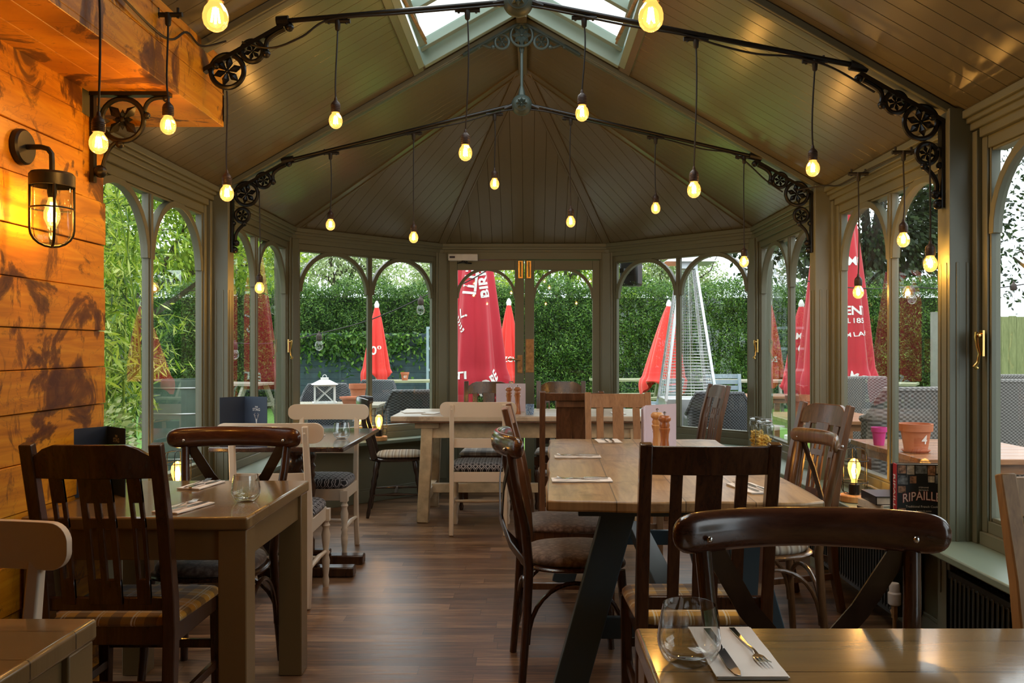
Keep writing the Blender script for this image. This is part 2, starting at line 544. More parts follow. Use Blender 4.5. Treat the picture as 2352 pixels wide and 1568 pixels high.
def diamond_fabric():
    t = NT('black_diamond_patterned_fabric')
    v = t.co()
    x, y, z = t.xyz(v)[:3]
    yy = t.math('ADD', y, z)
    def tri(val, per):
        return t.math('MULTIPLY', t.math('ABSOLUTE', t.math('SUBTRACT', t.math('FRACT', t.math('ADD', t.math('DIVIDE', val, per), 50.0)), 0.5)), 2.0)
    d = t.math('ADD', tri(x, 0.042), tri(yy, 0.062))
    a = t.math('MULTIPLY', t.math('GREATER_THAN', d, 0.55), t.math('LESS_THAN', d, 0.86))
    b = t.math('GREATER_THAN', d, 1.15)
    b2 = t.math('LESS_THAN', d, 1.36)
    m = t.math('MAXIMUM', a, t.math('MULTIPLY', b, b2))
    c = t.mix(m, (0.010, 0.010, 0.014), (0.36, 0.36, 0.38))
    return t.fin(c, 0.9)
M['diamond'] = diamond_fabric()
def greek_fabric(name, a, b):
    t = NT(name)
    w = t.n('TexVoronoi'); w.feature = 'DISTANCE_TO_EDGE'
    t.set(w.inputs['Vector'], t.co(scale=(30, 30, 30)))
    w.inputs['Scale'].default_value = 1.0
    n = t.noise(t.co(), 120, 3)
    f = t.math('ADD', t.math('MULTIPLY', w.outputs[0], 0.9), t.math('MULTIPLY', n, 0.6))
    t.bump(f, 0.5, 0.004)
    return t.fin(t.ramp(f, [(0.3, a), (0.75, b)]), 0.85, Sheen_Weight=0.4)
M['velvet'] = greek_fabric('worn_taupe_patterned_velvet', (0.11, 0.065, 0.045), (0.30, 0.21, 0.16))
M['napkin'] = plain('white_paper_napkin', (0.80, 0.78, 0.75), 0.8, 0, 0.04)
M['navy'] = plain('navy_card', (0.016, 0.030, 0.062), 0.5)
M['silver_print'] = plain('silver_print', (0.55, 0.55, 0.55), 0.5)
M['lav'] = plain('lavender_white_paper', (0.62, 0.55, 0.66), 0.7, 0, 0.04)
M['ink'] = plain('dark_ink', (0.05, 0.04, 0.06), 0.7)
M['terra'] = plain('terracotta', (0.50, 0.17, 0.08), 0.75, 0, 0.15)
M['pink'] = plain('pink_enamel', (0.60, 0.05, 0.30), 0.4)
M['chalk'] = plain('white_chalk_paint', (0.85, 0.83, 0.80), 0.7)

# ================================================================== THE ROOM
HW = 1.80; YC = 6.746; YD = 7.80; XD = 0.746; ZE = 2.197; ZR = 3.22; YAP = 6.0
YA = 3.48; YB = 5.09; YBACK = -1.2
SLOPE = (ZR - ZE) / HW
LS = math.hypot(HW, ZR - ZE)
def roof_z(x): return ZR - SLOPE * abs(x)

fl = MB().box(-2.0, 2.0, YBACK, 8.0, -0.1, 0.0).build('floor', M['floor']); structure(fl)

# ---- wall facets -------------------------------------------------
def facet(p0, p1):
    p0 = Vector((*p0, 0)); p1 = Vector((*p1, 0))
    u = (p1 - p0).normalized(); n = Vector((-u.y, u.x, 0))
    F = Matrix(((u.x, n.x, 0, p0.x), (u.y, n.y, 0, p0.y), (0, 0, 1, 0), (0, 0, 0, 1)))
    return F, (p1 - p0).length

ZS = 0.52
def low_wall(F, L, name, nose=0.16):
    b = MB()
    b.box(0, L, 0.0, 0.14, 0, ZS - 0.03, F)
    b.box(0, L, -0.015, 0.0, 0.0, 0.10, F)
    b.box(0, L, -0.009, 0.0, 0.10, 0.115, F)
    b.box(0, L, -0.012, 0.0, ZS - 0.075, ZS - 0.03, F)
    structure(b.build(name, M['sage'], bevel=0.003))

def sill(F, L, name, nose=0.16, e0=0.0, e1=0.0):
    b = MB()
    # mitred ends
    vs = [(0 - 0, 0.12), (L, 0.12), (L + e1, -nose), (-e0, -nose)]
    b.add([(x, y, ZS - 0.03) for x, y in vs] + [(x, y, ZS) for x, y in vs], [(0, 1, 2, 3), (7, 6, 5, 4), (0, 4, 5, 1), (1, 5, 6, 2), (2, 6, 7, 3), (3, 7, 4, 0)], F)
    structure(b.build(name, M['sage_l2'], bevel=0.006))
M['sage_l2'] = paint('sage_green_sill_paint', (0.17, 0.23, 0.18), 0.35)

def arch_bar(b, s0, s1, ztop, d0, d1, F, w=0.03, n=18):
    R = (s1 - s0) / 2; c = (s0 + s1) / 2; zc = ztop - R
    R += 0.016
    vs = []; fs = []
    for i in range(n + 1):
        a = PI * i / n
        for r in (R, R - w):
            for d in (d0, d1):
                vs.append((c - r * math.cos(a), d, zc + r * math.sin(a)))
    for i in range(n):
        a = i * 4
        for (p, q) in ((0, 1), (1, 3), (3, 2), (2, 0)):
            fs.append((a + p, a + q, a + 4 + q, a + 4 + p))
    fs.append((0, 2, 3, 1)); e = n * 4; fs.append((e, e + 1, e + 3, e + 2))
    b.add(vs, fs, F)

def stay_handle(F, s, z, name, par, d=-0.005):
    b = MB()
    b.cbox((s, d - 0.004, z), (0.028, 0.008, 0.10), F)
    b.lathe([(0.009, 0), (0.009, 0.014), (0.012, 0.018), (0.009, 0.022)], 10, F @ T(s, d - 0.006, z + 0.03) @ RX(PI / 2))
    b.tube([(s, d - 0.022, z + 0.042), (s, d - 0.026, z + 0.025), (s, d - 0.022, z - 0.01), (s, d - 0.014, z - 0.04), (s, d - 0.020, z - 0.075), (s, d - 0.032, z - 0.09), (s, d - 0.022, z - 0.098)], [0.010, 0.008, 0.006, 0.005, 0.006, 0.009, 0.008], 8, F)
    return b.build(name, M['brass'], par)

def window(idx, F, L, m=0.11, handle=None, peg=False):
    W = thing('window_%d' % idx, tuple(F.translation), kind='structure')
    Wi = Matrix.Translation(-F.translation)
    G = Wi @ F
    ps = [(m, L / 2 - 0.021), (L / 2 + 0.021, L - m)]
    b = MB()
    Z0, Z1, ZT = ZS, 0.63, 2.04
    b.box(0, 0.038, -0.012, 0.065, Z0, 2.13, G); b.box(L - 0.038, L, -0.012, 0.065, Z0, 2.13, G)
    b.box(0.045, L - 0.045, -0.006, 0.12, Z0, Z0 + 0.05, G)
    b.box(0.038, m - 0.012, 0.008, 0.06, Z0 + 0.05, 2.10, G); b.box(L - m + 0.012, L - 0.038, 0.008, 0.06, Z0 + 0.05, 2.10, G)
    b.box(m - 0.012, m, 0.018, 0.055, Z0 + 0.05, 2.06, G); b.box(L - m, L - m + 0.012, 0.018, 0.055, Z0 + 0.05, 2.06, G)
    b.box(0.045, L - 0.045, 0.012, 0.08, Z0 + 0.05, Z1 - 0.015, G); b.box(m, L - m, 0.022, 0.075, Z1 - 0.015, Z1, G)
    b.box(0.045, L - 0.045, 0.012, 0.08, ZT + 0.012, 2.10, G); b.box(m, L - m, 0.022, 0.075, ZT, ZT + 0.012, G)
    b.box(0.045, L - 0.045, -0.006, 0.12, 2.10, 2.14, G)
    b.box(L / 2 - 0.013, L / 2 + 0.013, 0.010, 0.058, Z1, ZT, G); b.box(L / 2 - 0.021, L / 2 + 0.021, 0.020, 0.05, Z1, ZT, G)
    for s0, s1 in ps:
        arch_bar(b, s0, s1, ZT + 0.004, 0.014, 0.052, G, 0.034)
    b.build('window_frame', M['sage'], W, bevel=0.002, seg=1)
    for s0, s1 in ps:
        g = MB(); g.add([(s0, 0.036, Z1), (s1, 0.036, Z1), (s1, 0.036, ZT), (s0, 0.036, ZT)], [(0, 1, 2, 3)], G)
        g.build('glass_pane', M['pane'], W, smooth=0)
    if handle: stay_handle(G, handle, 1.30, 'window_handle', W)
    if peg:
        p = MB()
        p.tube([(L * 0.35, -0.02, Z0 + 0.055), (L * 0.35 + 0.10, -0.025, Z0 + 0.062), (L * 0.35 + 0.22, -0.02, Z0 + 0.055)], 0.006, 8, G)
        p.cbox((L * 0.35, -0.012, Z0 + 0.052), (0.05, 0.02, 0.012), G); p.cbox((L * 0.35 + 0.2, -0.012, Z0 + 0.052), (0.04, 0.02, 0.02), G)
        p.build('window_stay', M['brass'], W)
    # entablature above the window
    return W

def cornice(F, L, name, e0=0.0, e1=0.0):
    b = MB()
    b.box(-e0, L + e1, -0.02, 0.12, 2.135, 2.165, F)
    b.box(-e0, L + e1, -0.035, 0.12, 2.163, 2.185, F)
    b.box(-e0, L + e1, -0.05, 0.12, 2.183, 2.215, F)
    structure(b.build(name, M['sage'], bevel=0.004))

PC = 0.05   # half width of the posts under the ribs
runs = [
    ('left',       (-HW, YA + PC), (-HW, YB - PC), 1, None, True),
    ('left_far',   (-HW, YB + PC), (-HW, YC), 2, 1.50, False),
    ('left_angle', (-HW, YC), (-XD, YD), 3, None, False),
    ('right_angle',(XD, YD), (HW, YC), 4, None, False),
    ('right_far',  (HW, YC), (HW, YB + PC), 5, 0.075, False),
    ('right',      (HW, YB - PC), (HW, YA + PC), 6, None, True),
    ('right_near', (HW, YA - PC), (HW, 1.92), 7, 0.07, True),
    ('right_rear', (HW, 1.82), (HW, 0.31), 8, None, False),
]
for nm, p0, p1, idx, hd, pg in runs:
    F, L = facet(p0, p1)
    nose = 0.22 if nm in ('left', 'right', 'right_near', 'right_rear', 'right_far', 'left_far') else 0.15
    low_wall(F, L, 'wall_' + nm)
    e0 = e1 = 0.0
    t = math.tan(math.radians(22.5))
    if 'angle' in nm: e0 = e1 = -nose * t
    if nm == 'left_far': e0, e1 = 0.1, -nose * t
    if nm == 'right_far': e0, e1 = -nose * t, 0.1
    if nm in ('left', 'right', 'right_near'): e0 = e1 = 0.05
    sill(F, L, 'trim_sill_' + nm, nose, e0, e1)
    window(idx, F, L, 0.088, hd, pg)
    cornice(F, L, 'trim_cornice_' + nm, 0.05 if nm in ('left', 'right', 'right_near', 'right_rear') else 0.0, 0.05)
# remaining solid wall pieces, mostly behind the camera
structure(MB().box(HW, HW + 0.14, YBACK, 0.31, 0, 2.25).build('wall_right_behind', M['sage']))
structure(MB().box(-2.0, 2.0, YBACK - 0.14, YBACK, 0, 3.4).build('wall_behind', M['sage']))

# posts under the ribs and corner posts
for nm, x, y in (('left_far', -1, YB), ('right_far', 1, YB), ('right', 1, YA), ('left', -1, YA), ('right_near', 1, 1.87)):
    b = MB()
    xi = 1.70
    a, c = sorted((x * xi, x * (HW + 0.07)))
    b.box(a, c, y - PC, y + PC, 0, ZE + 0.03)
    # applied moulding strips with grooves below head height
    for dy in (-0.025, 0.025):
        a2, c2 = sorted((x * (xi - 0.004), x * xi))
        b.box(a2, c2, y + dy - 0.006, y + dy + 0.006, 0.3, 1.62)
    for dx in (0.025, 0.065):
        a3, c3 = sorted((x * (xi + dx), x * (xi + dx + 0.012)))
        b.box(a3, c3, y - PC - 0.004, y - PC, 0.3, 1.62)
    structure(b.build('trim_post_' + nm, M['sage'], bevel=0.003))
for nm, (x, y) in (('left_corner', (-HW, YC)), ('right_corner', (HW, YC)), ('door_left', (-XD, YD)), ('door_right', (XD, YD))):
    ang = 0
    b = MB()
    cx, cy = x, y
    nrm = Vector((x, y - YAP, 0)).normalized()
    Fp = T(x, y, 0) @ RZ(math.atan2(nrm.y, nrm.x) - PI / 2)
    b.box(-0.055, 0.055, -0.03, 0.12, 0, ZE, Fp)
    b.box(-0.035, 0.035, -0.042, -0.03, 0.12, 2.13, Fp)
    structure(b.build('trim_post_' + nm, M['sage'], bevel=0.003))

# ---- door wall ---------------------------------------------------
F, L = facet((-XD, YD), (XD, YD))
cornice(F, L, 'trim_cornice_door', 0, 0)
b = MB()
b.box(0, 0.055, -0.025, 0.12, 0, 2.14, F); b.box(L - 0.055, L, -0.025, 0.12, 0, 2.14, F)
b.box(0.055, L - 0.055, -0.025, 0.12, 2.075, 2.14, F)
b.box(0.055, 0.07, 0.0, 0.10, 0, 2.075, F); b.box(L - 0.07, L - 0.055, 0.0, 0.10, 0, 2.075, F)
b.box(-0.0, L, -0.03, 0.15, 0, 0.02, F)
structure(b.build('trim_door_frame', M['sage'], bevel=0.003))
def door_leaf(idx, s0, s1, g0, g1):
    D = thing('door_%d' % idx, (s0 - XD, YD, 0), kind='structure')
    G = T(-(s0), 0, 0) @ T(0, 0, 0)
    b = MB(); Z1, ZT = 0.63, 1.985
    b.box(s0, g0, 0.01, 0.06, 0.02, 2.07, G); b.box(g1, s1, 0.01, 0.06, 0.02, 2.07, G)
    b.box(g0, g1, 0.01, 0.06, ZT, 2.07, G); b.box(g0, g1, 0.01, 0.06, 0.50, Z1, G); b.box(g0, g1, 0.01, 0.06, 0.02, 0.16, G)
    b.box(g0, g1, 0.025, 0.045, 0.16, 0.50, G)
    arch_bar(b, g0, g1, ZT + 0.004, 0.015, 0.055, G, 0.026)
    b.build('door_stiles', M['sage'], D, bevel=0.003)
    g = MB(); g.add([(g0, 0.035, Z1), (g1, 0.035, Z1), (g1, 0.035, ZT), (g0, 0.035, ZT)], [(0, 1, 2, 3)], G)
    g.build('glass_pane', M['pane'], D, smooth=0)
    return D, G
DL, GL = door_leaf(1, 0.070, XD - 0.003, 0.145, 0.660)
DR, GR = door_leaf(2, XD + 0.003, L - 0.070, 0.834, 1.358)
for D, G, s in ((DL, GL, XD - 0.035), (DR, GR, XD + 0.040)):
    b = MB()
    for z0, z1 in ((1.91, 2.065), (0.05, 0.20)):
        b.box(s - 0.02, s + 0.02, 0.002, 0.01, z0, z1, G)
        b.tube([(s, -0.004, z0 + 0.01), (s, -0.004, z1 - 0.01)], 0.008, 8, G)
        b.box(s - 0.014, s + 0.014, -0.006, 0.003, z0 + 0.05, z0 + 0.062, G)
        b.box(s - 0.014, s + 0.014, -0.006, 0.003, z0 + 0.10, z0 + 0.112, G)
    b.build('brass_bolt', M['brass'], D)
b = MB().box(XD + 0.012, XD + 0.085, 0.006, 0.011, 1.065, 1.365, GR)
b.build('push_plate', M['brass_old'], DR, bevel=0.001)
b = MB()
b.box(XD - 0.062, XD - 0.018, 0.003, 0.011, 1.06, 1.22, GL)
b.tube([(XD - 0.04, 0.004, 1.18), (XD - 0.04, -0.045, 1.18), (XD - 0.055, -0.05, 1.18), (XD - 0.15, -0.046, 1.183)], [0.009, 0.009, 0.009, 0.007], 10, GL)
b.ring((XD - 0.04, 0.0, 1.10), 0.009, 0.003, 'Y', 12, 5, GL)
b.build('door_handle', M['brass_old'], DL)
# overhead door closer
dc = thing('door_closer', (-0.545, YD - 0.025, 2.09), label='white slim door closer on the frame above the left glass door leaf', cat='door closer')
MB().box(-0.13, 0.13, -0.055, 0.0, -0.03, 0.028).build('closer_body', M['white'], dc, bevel=0.004)
b = MB(); b.tube([(0.0, -0.035, -0.03), (0.0, -0.035, -0.045)], 0.014, 10); b.tube([(0, -0.035, -0.042), (0.04, -0.01, -0.05), (0.07, 0.02, -0.048)], 0.007, 6); b.tube([(0, -0.035, -0.042), (-0.05, -0.01, -0.05)], 0.006, 6)
b.ball((0.03, -0.02, -0.045), 0.013, 8, 6)
b.build('closer_arm', M['iron'], dc)
b = MB(); b.box(-0.118, -0.070, -0.0565, -0.055, -0.009, 0.009); b.build('badge', M['ink'], dc)

# ---- roof -------------------------------------------------------
def sheet(E0, E1, A, cuts, name, u_pad=0.0, v0=0.0, v1=None, board=0.092, thick=0.07):
    """beaded board sheet: E0->E1 eave, A a point up-slope; cuts = [(point, normal)] keep the side opposite normal"""
    E0 = Vector(E0); E1 = Vector(E1); A = Vector(A)
    u = (E1 - E0).normalized()
    w = (A - E0); v = (w - u * w.dot(u)); LV = v.length; v.normalize()
    n = u.cross(v)
    if n.z < 0: n = -n
    if v1 is None: v1 = LV
    LU = (E1 - E0).length
    b = MB()
    prof = []
    s = -u_pad
    k0 = int(math.floor(-u_pad / board)); k1 = int(math.ceil((LU + u_pad) / board))
    for k in range(k0, k1):
        prof += [(k * board, 0.004), (k * board + 0.0022, 0.0), (k * board + board - 0.0022, 0.0)]
    prof.append((k1 * board, 0.004))
    # clip to range
    prof = [(min(max(p, -u_pad), LU + u_pad), d) for p, d in prof]
    vs = []
    for p, d in prof:
        for vv in (v0, v1):
            vs.append(E0 + u * p + v * vv + n * d)
    fs = [(2 * i, 2 * i + 1, 2 * i + 3, 2 * i + 2) for i in range(len(prof) - 1)]
    b.add(vs, fs)
    ps = [(-u_pad, v0), (LU + u_pad, v0), (LU + u_pad, v1), (-u_pad, v1)]
    b.add([E0 + u * p + v * q + n * thick for p, q in ps], [(0, 1, 2, 3)])
    me = bpy.data.meshes.new(name)
    me.from_pydata([tuple(p) for p in b.v], [], b.f)
    bm = bmesh.new(); bm.from_mesh(me)
    for pt, nr in cuts:
        geom = bm.verts[:] + bm.edges[:] + bm.faces[:]
        bmesh.ops.bisect_plane(bm, geom=geom, plane_co=Vector(pt), plane_no=Vector(nr), clear_outer=True)
    bm.to_mesh(me); bm.free()
    me.materials.append(M['ceil'])
    o = bpy.data.objects.new(name, me); COL.objects.link(o)
    return structure(o)

SKX = 0.56; SK0 = 2.1; SK1 = 4.95
apex = Vector((0, YAP, ZR))
c1 = {}
def hip_normal(a_xy, keep_xy):
    """vertical plane through apex and corner; normal pointing away from keep point"""
    d = Vector((a_xy[0] - 0, a_xy[1] - YAP, 0)).normalized()
    n = Vector((-d.y, d.x, 0))
    if (Vector((*keep_xy, 0)) - Vector((0, YAP, 0))).dot(n) > 0: n = -n
    return (tuple(apex), tuple(n))
vsk = (HW - SKX) / HW * LS
for sx, nm in ((-1, 'left'), (1, 'right')):
    E0, E1 = (sx * HW, YBACK, ZE), (sx * HW, YC, ZE)
    hipc = hip_normal((sx * HW, YC), (sx * 1.5, 3))
    sheet(E0, E1, (0, YBACK, ZR), [hipc], 'ceiling_%s_lower' % nm, v1=vsk)
    sheet((sx * HW, SK1, ZE), (sx * HW, YC, ZE), (0, SK1, ZR), [hipc], 'ceiling_%s_far' % nm, v0=vsk)
    sheet((sx * HW, YBACK, ZE), (sx * HW, SK0, ZE), (0, YBACK, ZR), [], 'ceiling_%s_near' % nm, v0=vsk)
    # angled facet
    a, c = ((sx * HW, YC), (sx * XD, YD))
    mid = ((a[0] + c[0]) / 2, (a[1] + c[1]) / 2)
    sheet((*a, ZE), (*c, ZE), apex, [hip_normal(a, mid), hip_normal(c, mid)], 'ceiling_%s_angle' % nm)
mid = (0, YD)
sheet((-XD, YD, ZE), (XD, YD, ZE), apex, [hip_normal((-XD, YD), mid), hip_normal((XD, YD), mid)], 'ceiling_door')

# hip strips, rib battens, ridge
b = MB()
for x, y in ((-HW, YC), (HW, YC), (-XD, YD), (XD, YD)):
    p0 = Vector((x, y, ZE)); p1 = apex.copy()
    d = (p1 - p0).normalized(); side = Vector((0, 0, 1)).cross(d).normalized()
    b.sweep([p0 - Vector((0, 0, 0.004)), p1 - Vector((0, 0, 0.004))], 0.085, 0.014, side)
    for q in (-1, 1):
        b.sweep([p0 + side * 0.036 * q - Vector((0, 0, 0.014)), p1 + side * 0.036 * q - Vector((0, 0, 0.014))], 0.012, 0.012, side)
structure(b.build('trim_hip_strips', M['ceil'], bevel=0.002))
for y, nm in ((YA, 'near'), (YB, 'far'), (1.87, 'rear')):
    b = MB()
    for sx in (-1, 1):
        b.sweep([(sx * (HW - 0.02), y, ZE + 0.012 - 0.02), (0, y, ZR - 0.02)], 0.07, 0.028, (0, 1, 0))
        b.sweep([(sx * (HW - 0.02), y, ZE - 0.016), (0, y, ZR - 0.036)], 0.045, 0.014, (0, 1, 0))
    structure(b.build('trim_rib_' + nm, M['sage'], bevel=0.003))
b = MB()
b.box(-0.03, 0.03, SK1, YAP, ZR - 0.055, ZR - 0.005)
b.box(-0.03, 0.03, YBACK, SK0, ZR - 0.055, ZR - 0.005)
structure(b.build('trim_ridge', M['ceil'], bevel=0.003))
b = MB()
for sx in (-1, 1):
    b.sweep([(sx * (SKX + 0.035), SK0, roof_z(SKX + 0.035) - 0.008), (sx * (SKX + 0.035), SK1 + 0.07, roof_z(SKX + 0.035) - 0.008)], 0.07, 0.02, (1, 0, -sx * SLOPE))
structure(b.build('trim_skylight_surround', M['ceil'], bevel=0.003))

# ---- skylight ---------------------------------------------------
for sx, nm, idx in ((-1, 'left', 9), (1, 'right', 10)):
    W = thing('window_%d' % idx, (0, 0, 0), kind='structure')
    nrm = Vector((sx * SLOPE, 0, 1)).normalized(); v = Vector((-sx, 0, SLOPE)).normalized()
    P = lambda x, y, h: Vector((sx * x, y, ZR - SLOPE * x)) + nrm * h
    b = MB()
    def plank(pts, t):  # pts quad, thickness direction t
        vs = list(pts) + [p + t for p in pts]
        b.add(vs, [(0, 1, 2, 3), (7, 6, 5, 4), (0, 4, 5, 1), (1, 5, 6, 2), (2, 6, 7, 3), (3, 7, 4, 0)])
    H = 0.10
    plank([P(0, SK1, -0.02), P(SKX, SK1, -0.02), P(SKX, SK1, H), P(0, SK1, H)], Vector((0, 0.04, 0)))
    plank([P(0, SK0, -0.02), P(SKX, SK0, -0.02), P(SKX, SK0, H), P(0, SK0, H)], Vector((0, -0.04, 0)))
    plank([P(SKX, SK0, -0.02), P(SKX, SK1, -0.02), P(SKX, SK1, H), P(SKX, SK0, H)], -v * 0.04)
    b.build('skylight_lining', M['sage_l'], W, bevel=0.003)
    b = MB()
    # opening sash frame
    for y0, y1 in ((SK1 - 0.07, SK1 - 0.02), (SK0 + 0.04, SK0 + 0.11), (4.36, 4.40), (3.05, 3.12)):
        plank([P(0.03, y0, H - 0.05), P(SKX - 0.02, y0, H - 0.05), P(SKX - 0.02, y0, H), P(0.03, y0, H)], Vector((0, y1 - y0, 0)))
    plank([P(SKX - 0.055, SK0, H - 0.04), P(SKX - 0.055, SK1, H - 0.04), P(SKX - 0.055, SK1, H), P(SKX - 0.055, SK0, H)], -v * 0.04)
    plank([P(0.05, SK0, H - 0.04), P(0.05, SK1, H - 0.04), P(0.05, SK1, H), P(0.05, SK0, H)], v * 0.03)
    b.build('skylight_sash', M['sage_l'], W, bevel=0.003)
    b = MB(); b.add([P(0.0, SK0, H - 0.01), P(SKX - 0.02, SK0, H - 0.01), P(SKX - 0.02, SK1, H - 0.01), P(0, SK1, H - 0.01)], [(0, 1, 2, 3)])
    b.build('glass_pane', M['pane'], W, smooth=0)
    b = MB()
    p0 = P(SKX - 0.05, 4.70, 0.02); p1 = P(SKX - 0.02, 4.12, H - 0.06)
    b.tube([p0, p1], 0.011, 8); b.tube([p0 - Vector((0, -0.06, 0)), p0 + (p1 - p0) * 0.15], 0.007, 8); b.ball(tuple(p1), 0.02, 8, 6)
    b.build('window_stay', M['brass_old'], W)

# ---- orange wooden wall and boxed beam on the left --------------
XW = -1.565
b = MB()
zs = [0.0, 0.14, 0.30, 0.455, 0.61, 0.76, 0.913, 1.073, 1.211, 1.346, 1.505, 1.669, 1.83, 1.99, 2.13, 2.30]
for i in range(len(zs) - 1):
    off = (0.0, 0.003, -0.002, 0.004)[i % 4]
    if i < 12: b.box(XW - 0.03, XW + off, YBACK, 3.30, zs[i] + 0.0012, zs[i + 1] - 0.0012)
    else: b.box(XW - 0.03, XW + off, YBACK, 3.14, zs[i] + 0.0012, zs[i + 1] - 0.0012)
b.box(XW - 0.03, XW - 0.004, 3.14, 3.30, 1.83, 2.13)
wl = b.build('wall_left_clad', M['clad'], bevel=0.002, seg=1); structure(wl)
structure(MB().box(-1.93, XW - 0.03, YBACK, 3.30, 0, 2.35).build('wall_left_core', M['sage']))
XB = -1.253; ZB = 2.22; YF = 3.70
b = MB()
for x0, x1 in ((XB - 0.10, XB - 0.0), (XB - 0.205, XB - 0.1015), (XW - 0.005, XB - 0.2065)):
    b.box(x0, x1, YBACK, YF - 0.02, ZB, ZB + 0.02)
for z0, z1 in ((ZB + 0.02, ZB + 0.135), (ZB + 0.137, ZB + 0.25)):
    b.box(XB - 0.022, XB, YBACK, YF, z0, z1)
b.box(XB - 0.022, XB, YBACK, YF, ZB + 0.252, roof_z(XB) + 0.0)
b.box(XW - 0.25, XB, YF - 0.02, YF, ZB, roof_z(XB - 0.1) - 0.03)
beam = b.build('trim_boxed_beam', M['clad'], bevel=0.002, seg=1); structure(beam)
structure(MB().box(XW - 0.25, XB - 0.022, YBACK, YF - 0.02, ZB + 0.02, ZB + 0.06).build('trim_beam_core', M['clad']))

# ================================================================== IRONWORK AND LIGHTS
def rosette(b, cx, cz, r, y0, y1, n=6, Mx=None, rot=0.0):
    """open flower of pointed petals inside a ring, in the XZ plane"""
    yc = (y0 + y1) / 2; h = (y1 - y0) / 2
    for k in range(n):
        a = 2 * PI * k / n + rot
        d = Vector((math.cos(a), 0, math.sin(a))); s = Vector((-math.sin(a), 0, math.cos(a)))
        c = Vector((cx, yc, cz))
        tip = c + d * r * 0.97; mid = c + d * r * 0.55
        w = r * 0.25
        vs = [c, mid + s * w, tip, mid - s * w, mid + Vector((0, -h, 0)), mid + Vector((0, h, 0))]
        b.add(vs, [(0, 1, 4), (1, 2, 4), (2, 3, 4), (3, 0, 4), (1, 0, 5), (2, 1, 5), (3, 2, 5), (0, 3, 5)], Mx)
    b.ball((cx, yc, cz), r * 0.16, 8, 6, Mx)

def scroll(b, pts, r, Mx=None):
    """bulb-ended curling bar"""
    b.tube(pts, r, 8, Mx)

def bez(p0, p1, p2, p3, n=10):
    p = [Vector(q) for q in (p0, p1, p2, p3)]
    out = []
    for i in range(n + 1):
        t = i / n; u = 1 - t
        out.append(p[0] * u ** 3 + p[1] * 3 * u * u * t + p[2] * 3 * u * t * t + p[3] * t ** 3)
    return out

def roof_bracket(name, x_wall, y, sx, label, lower=True, z0=2.20, slope=True):
    """cast-iron bracket: bar under the rafter, bar down the post, three ringed flowers and two scrolls.
    local +X points into the room"""
    t = thing(name, (x_wall, y, z0), label=label, cat='bracket', group='cast iron roof brackets')
    Sx = Matrix.Scale(-1, 4, (1, 0, 0)) if sx > 0 else Matrix.Identity(4)
    # rafter bar : local from (0.0,0.0) rising inward
    ang = math.atan(SLOPE)
    e = Vector((math.cos(ang), 0, math.sin(ang)))
    b = MB()
    b.sweep([Vector((-0.01, 0, -0.022)), Vector((-0.01, 0, -0.022)) + e * 0.40], 0.034, 0.016, (0, 1, 0), Sx)
    b.ball(tuple(Vector((0, 0, -0.035)) + e * 0.39), 0.018, 8, 6, Sx)
    b.ball((0.05, -0.012, 0.0), 0.014, 8, 6, Sx)
    if lower:
        b.sweep([(0.008, 0, -0.02), (0.008, 0, -0.36)], 0.034, 0.014, (0, 1, 0), Sx)
        b.ball((0.016, 0, -0.19), 0.015, 8, 6, Sx); b.ball((0.022, 0, -0.345), 0.02, 8, 6, Sx)
    b.build('mounting_bar', M['iron'], t)
    rings = [(0.091, -0.017, 0.074)]
    rings.append((0.191, 0.062, 0.050))
    if lower: rings.append((0.067, -0.142, 0.048))
    for cx, cz, R in rings:
        b = MB(); b.ring((cx, 0, cz), R - 0.008, 0.0105, 'Y', 28, 8, Sx)
        g = b.build('ring', M['iron'], t)
        b = MB(); rosette(b, cx, cz, R - 0.012, -0.016, 0.016, 6, Sx, 0.3)
        b.build('flower', M['iron'], g)
    b = MB()
    b.tube(bez((0.25, 0, 0.055), (0.235, 0, 0.10), (0.25, 0, 0.12), (0.32, 0, 0.152)), [0.010] * 5 + [0.011] * 6, 8, Sx)
    b.ball((0.246, 0, 0.052), 0.018, 8, 6, Sx)
    b.tube([(0.14, 0, 0.045), (0.16, 0, 0.07)], 0.008, 6, Sx)
    b.build('scroll', M['iron'], t)
    if lower:
        b = MB()
        b.tube(bez((0.075, 0, -0.195), (0.05, 0, -0.22), (0.02, 0, -0.24), (0.028, 0, -0.30)), 0.010, 8, Sx)
        b.ball((0.078, 0, -0.192), 0.016, 8, 6, Sx); b.ball((0.032, 0, -0.305), 0.019, 8, 6, Sx)
        b.build('scroll', M['iron'], t)
    return t

BRK = []
roof_bracket('iron_bracket', 1.70, YA, 1, 'large black cast iron bracket with three flower rings on the nearer right-hand post')
roof_bracket('iron_bracket', 1.70, YB, 1, 'black cast iron bracket at the right end of the farther tie rod')
roof_bracket('iron_bracket', -1.70, YB, -1, 'black cast iron bracket with three flower rings on the post at the left windows')
roof_bracket('iron_bracket', -1.253, YA, -1, 'black cast iron bracket fixed to the orange boxed beam, post arm missing', lower=False, z0=2.405)

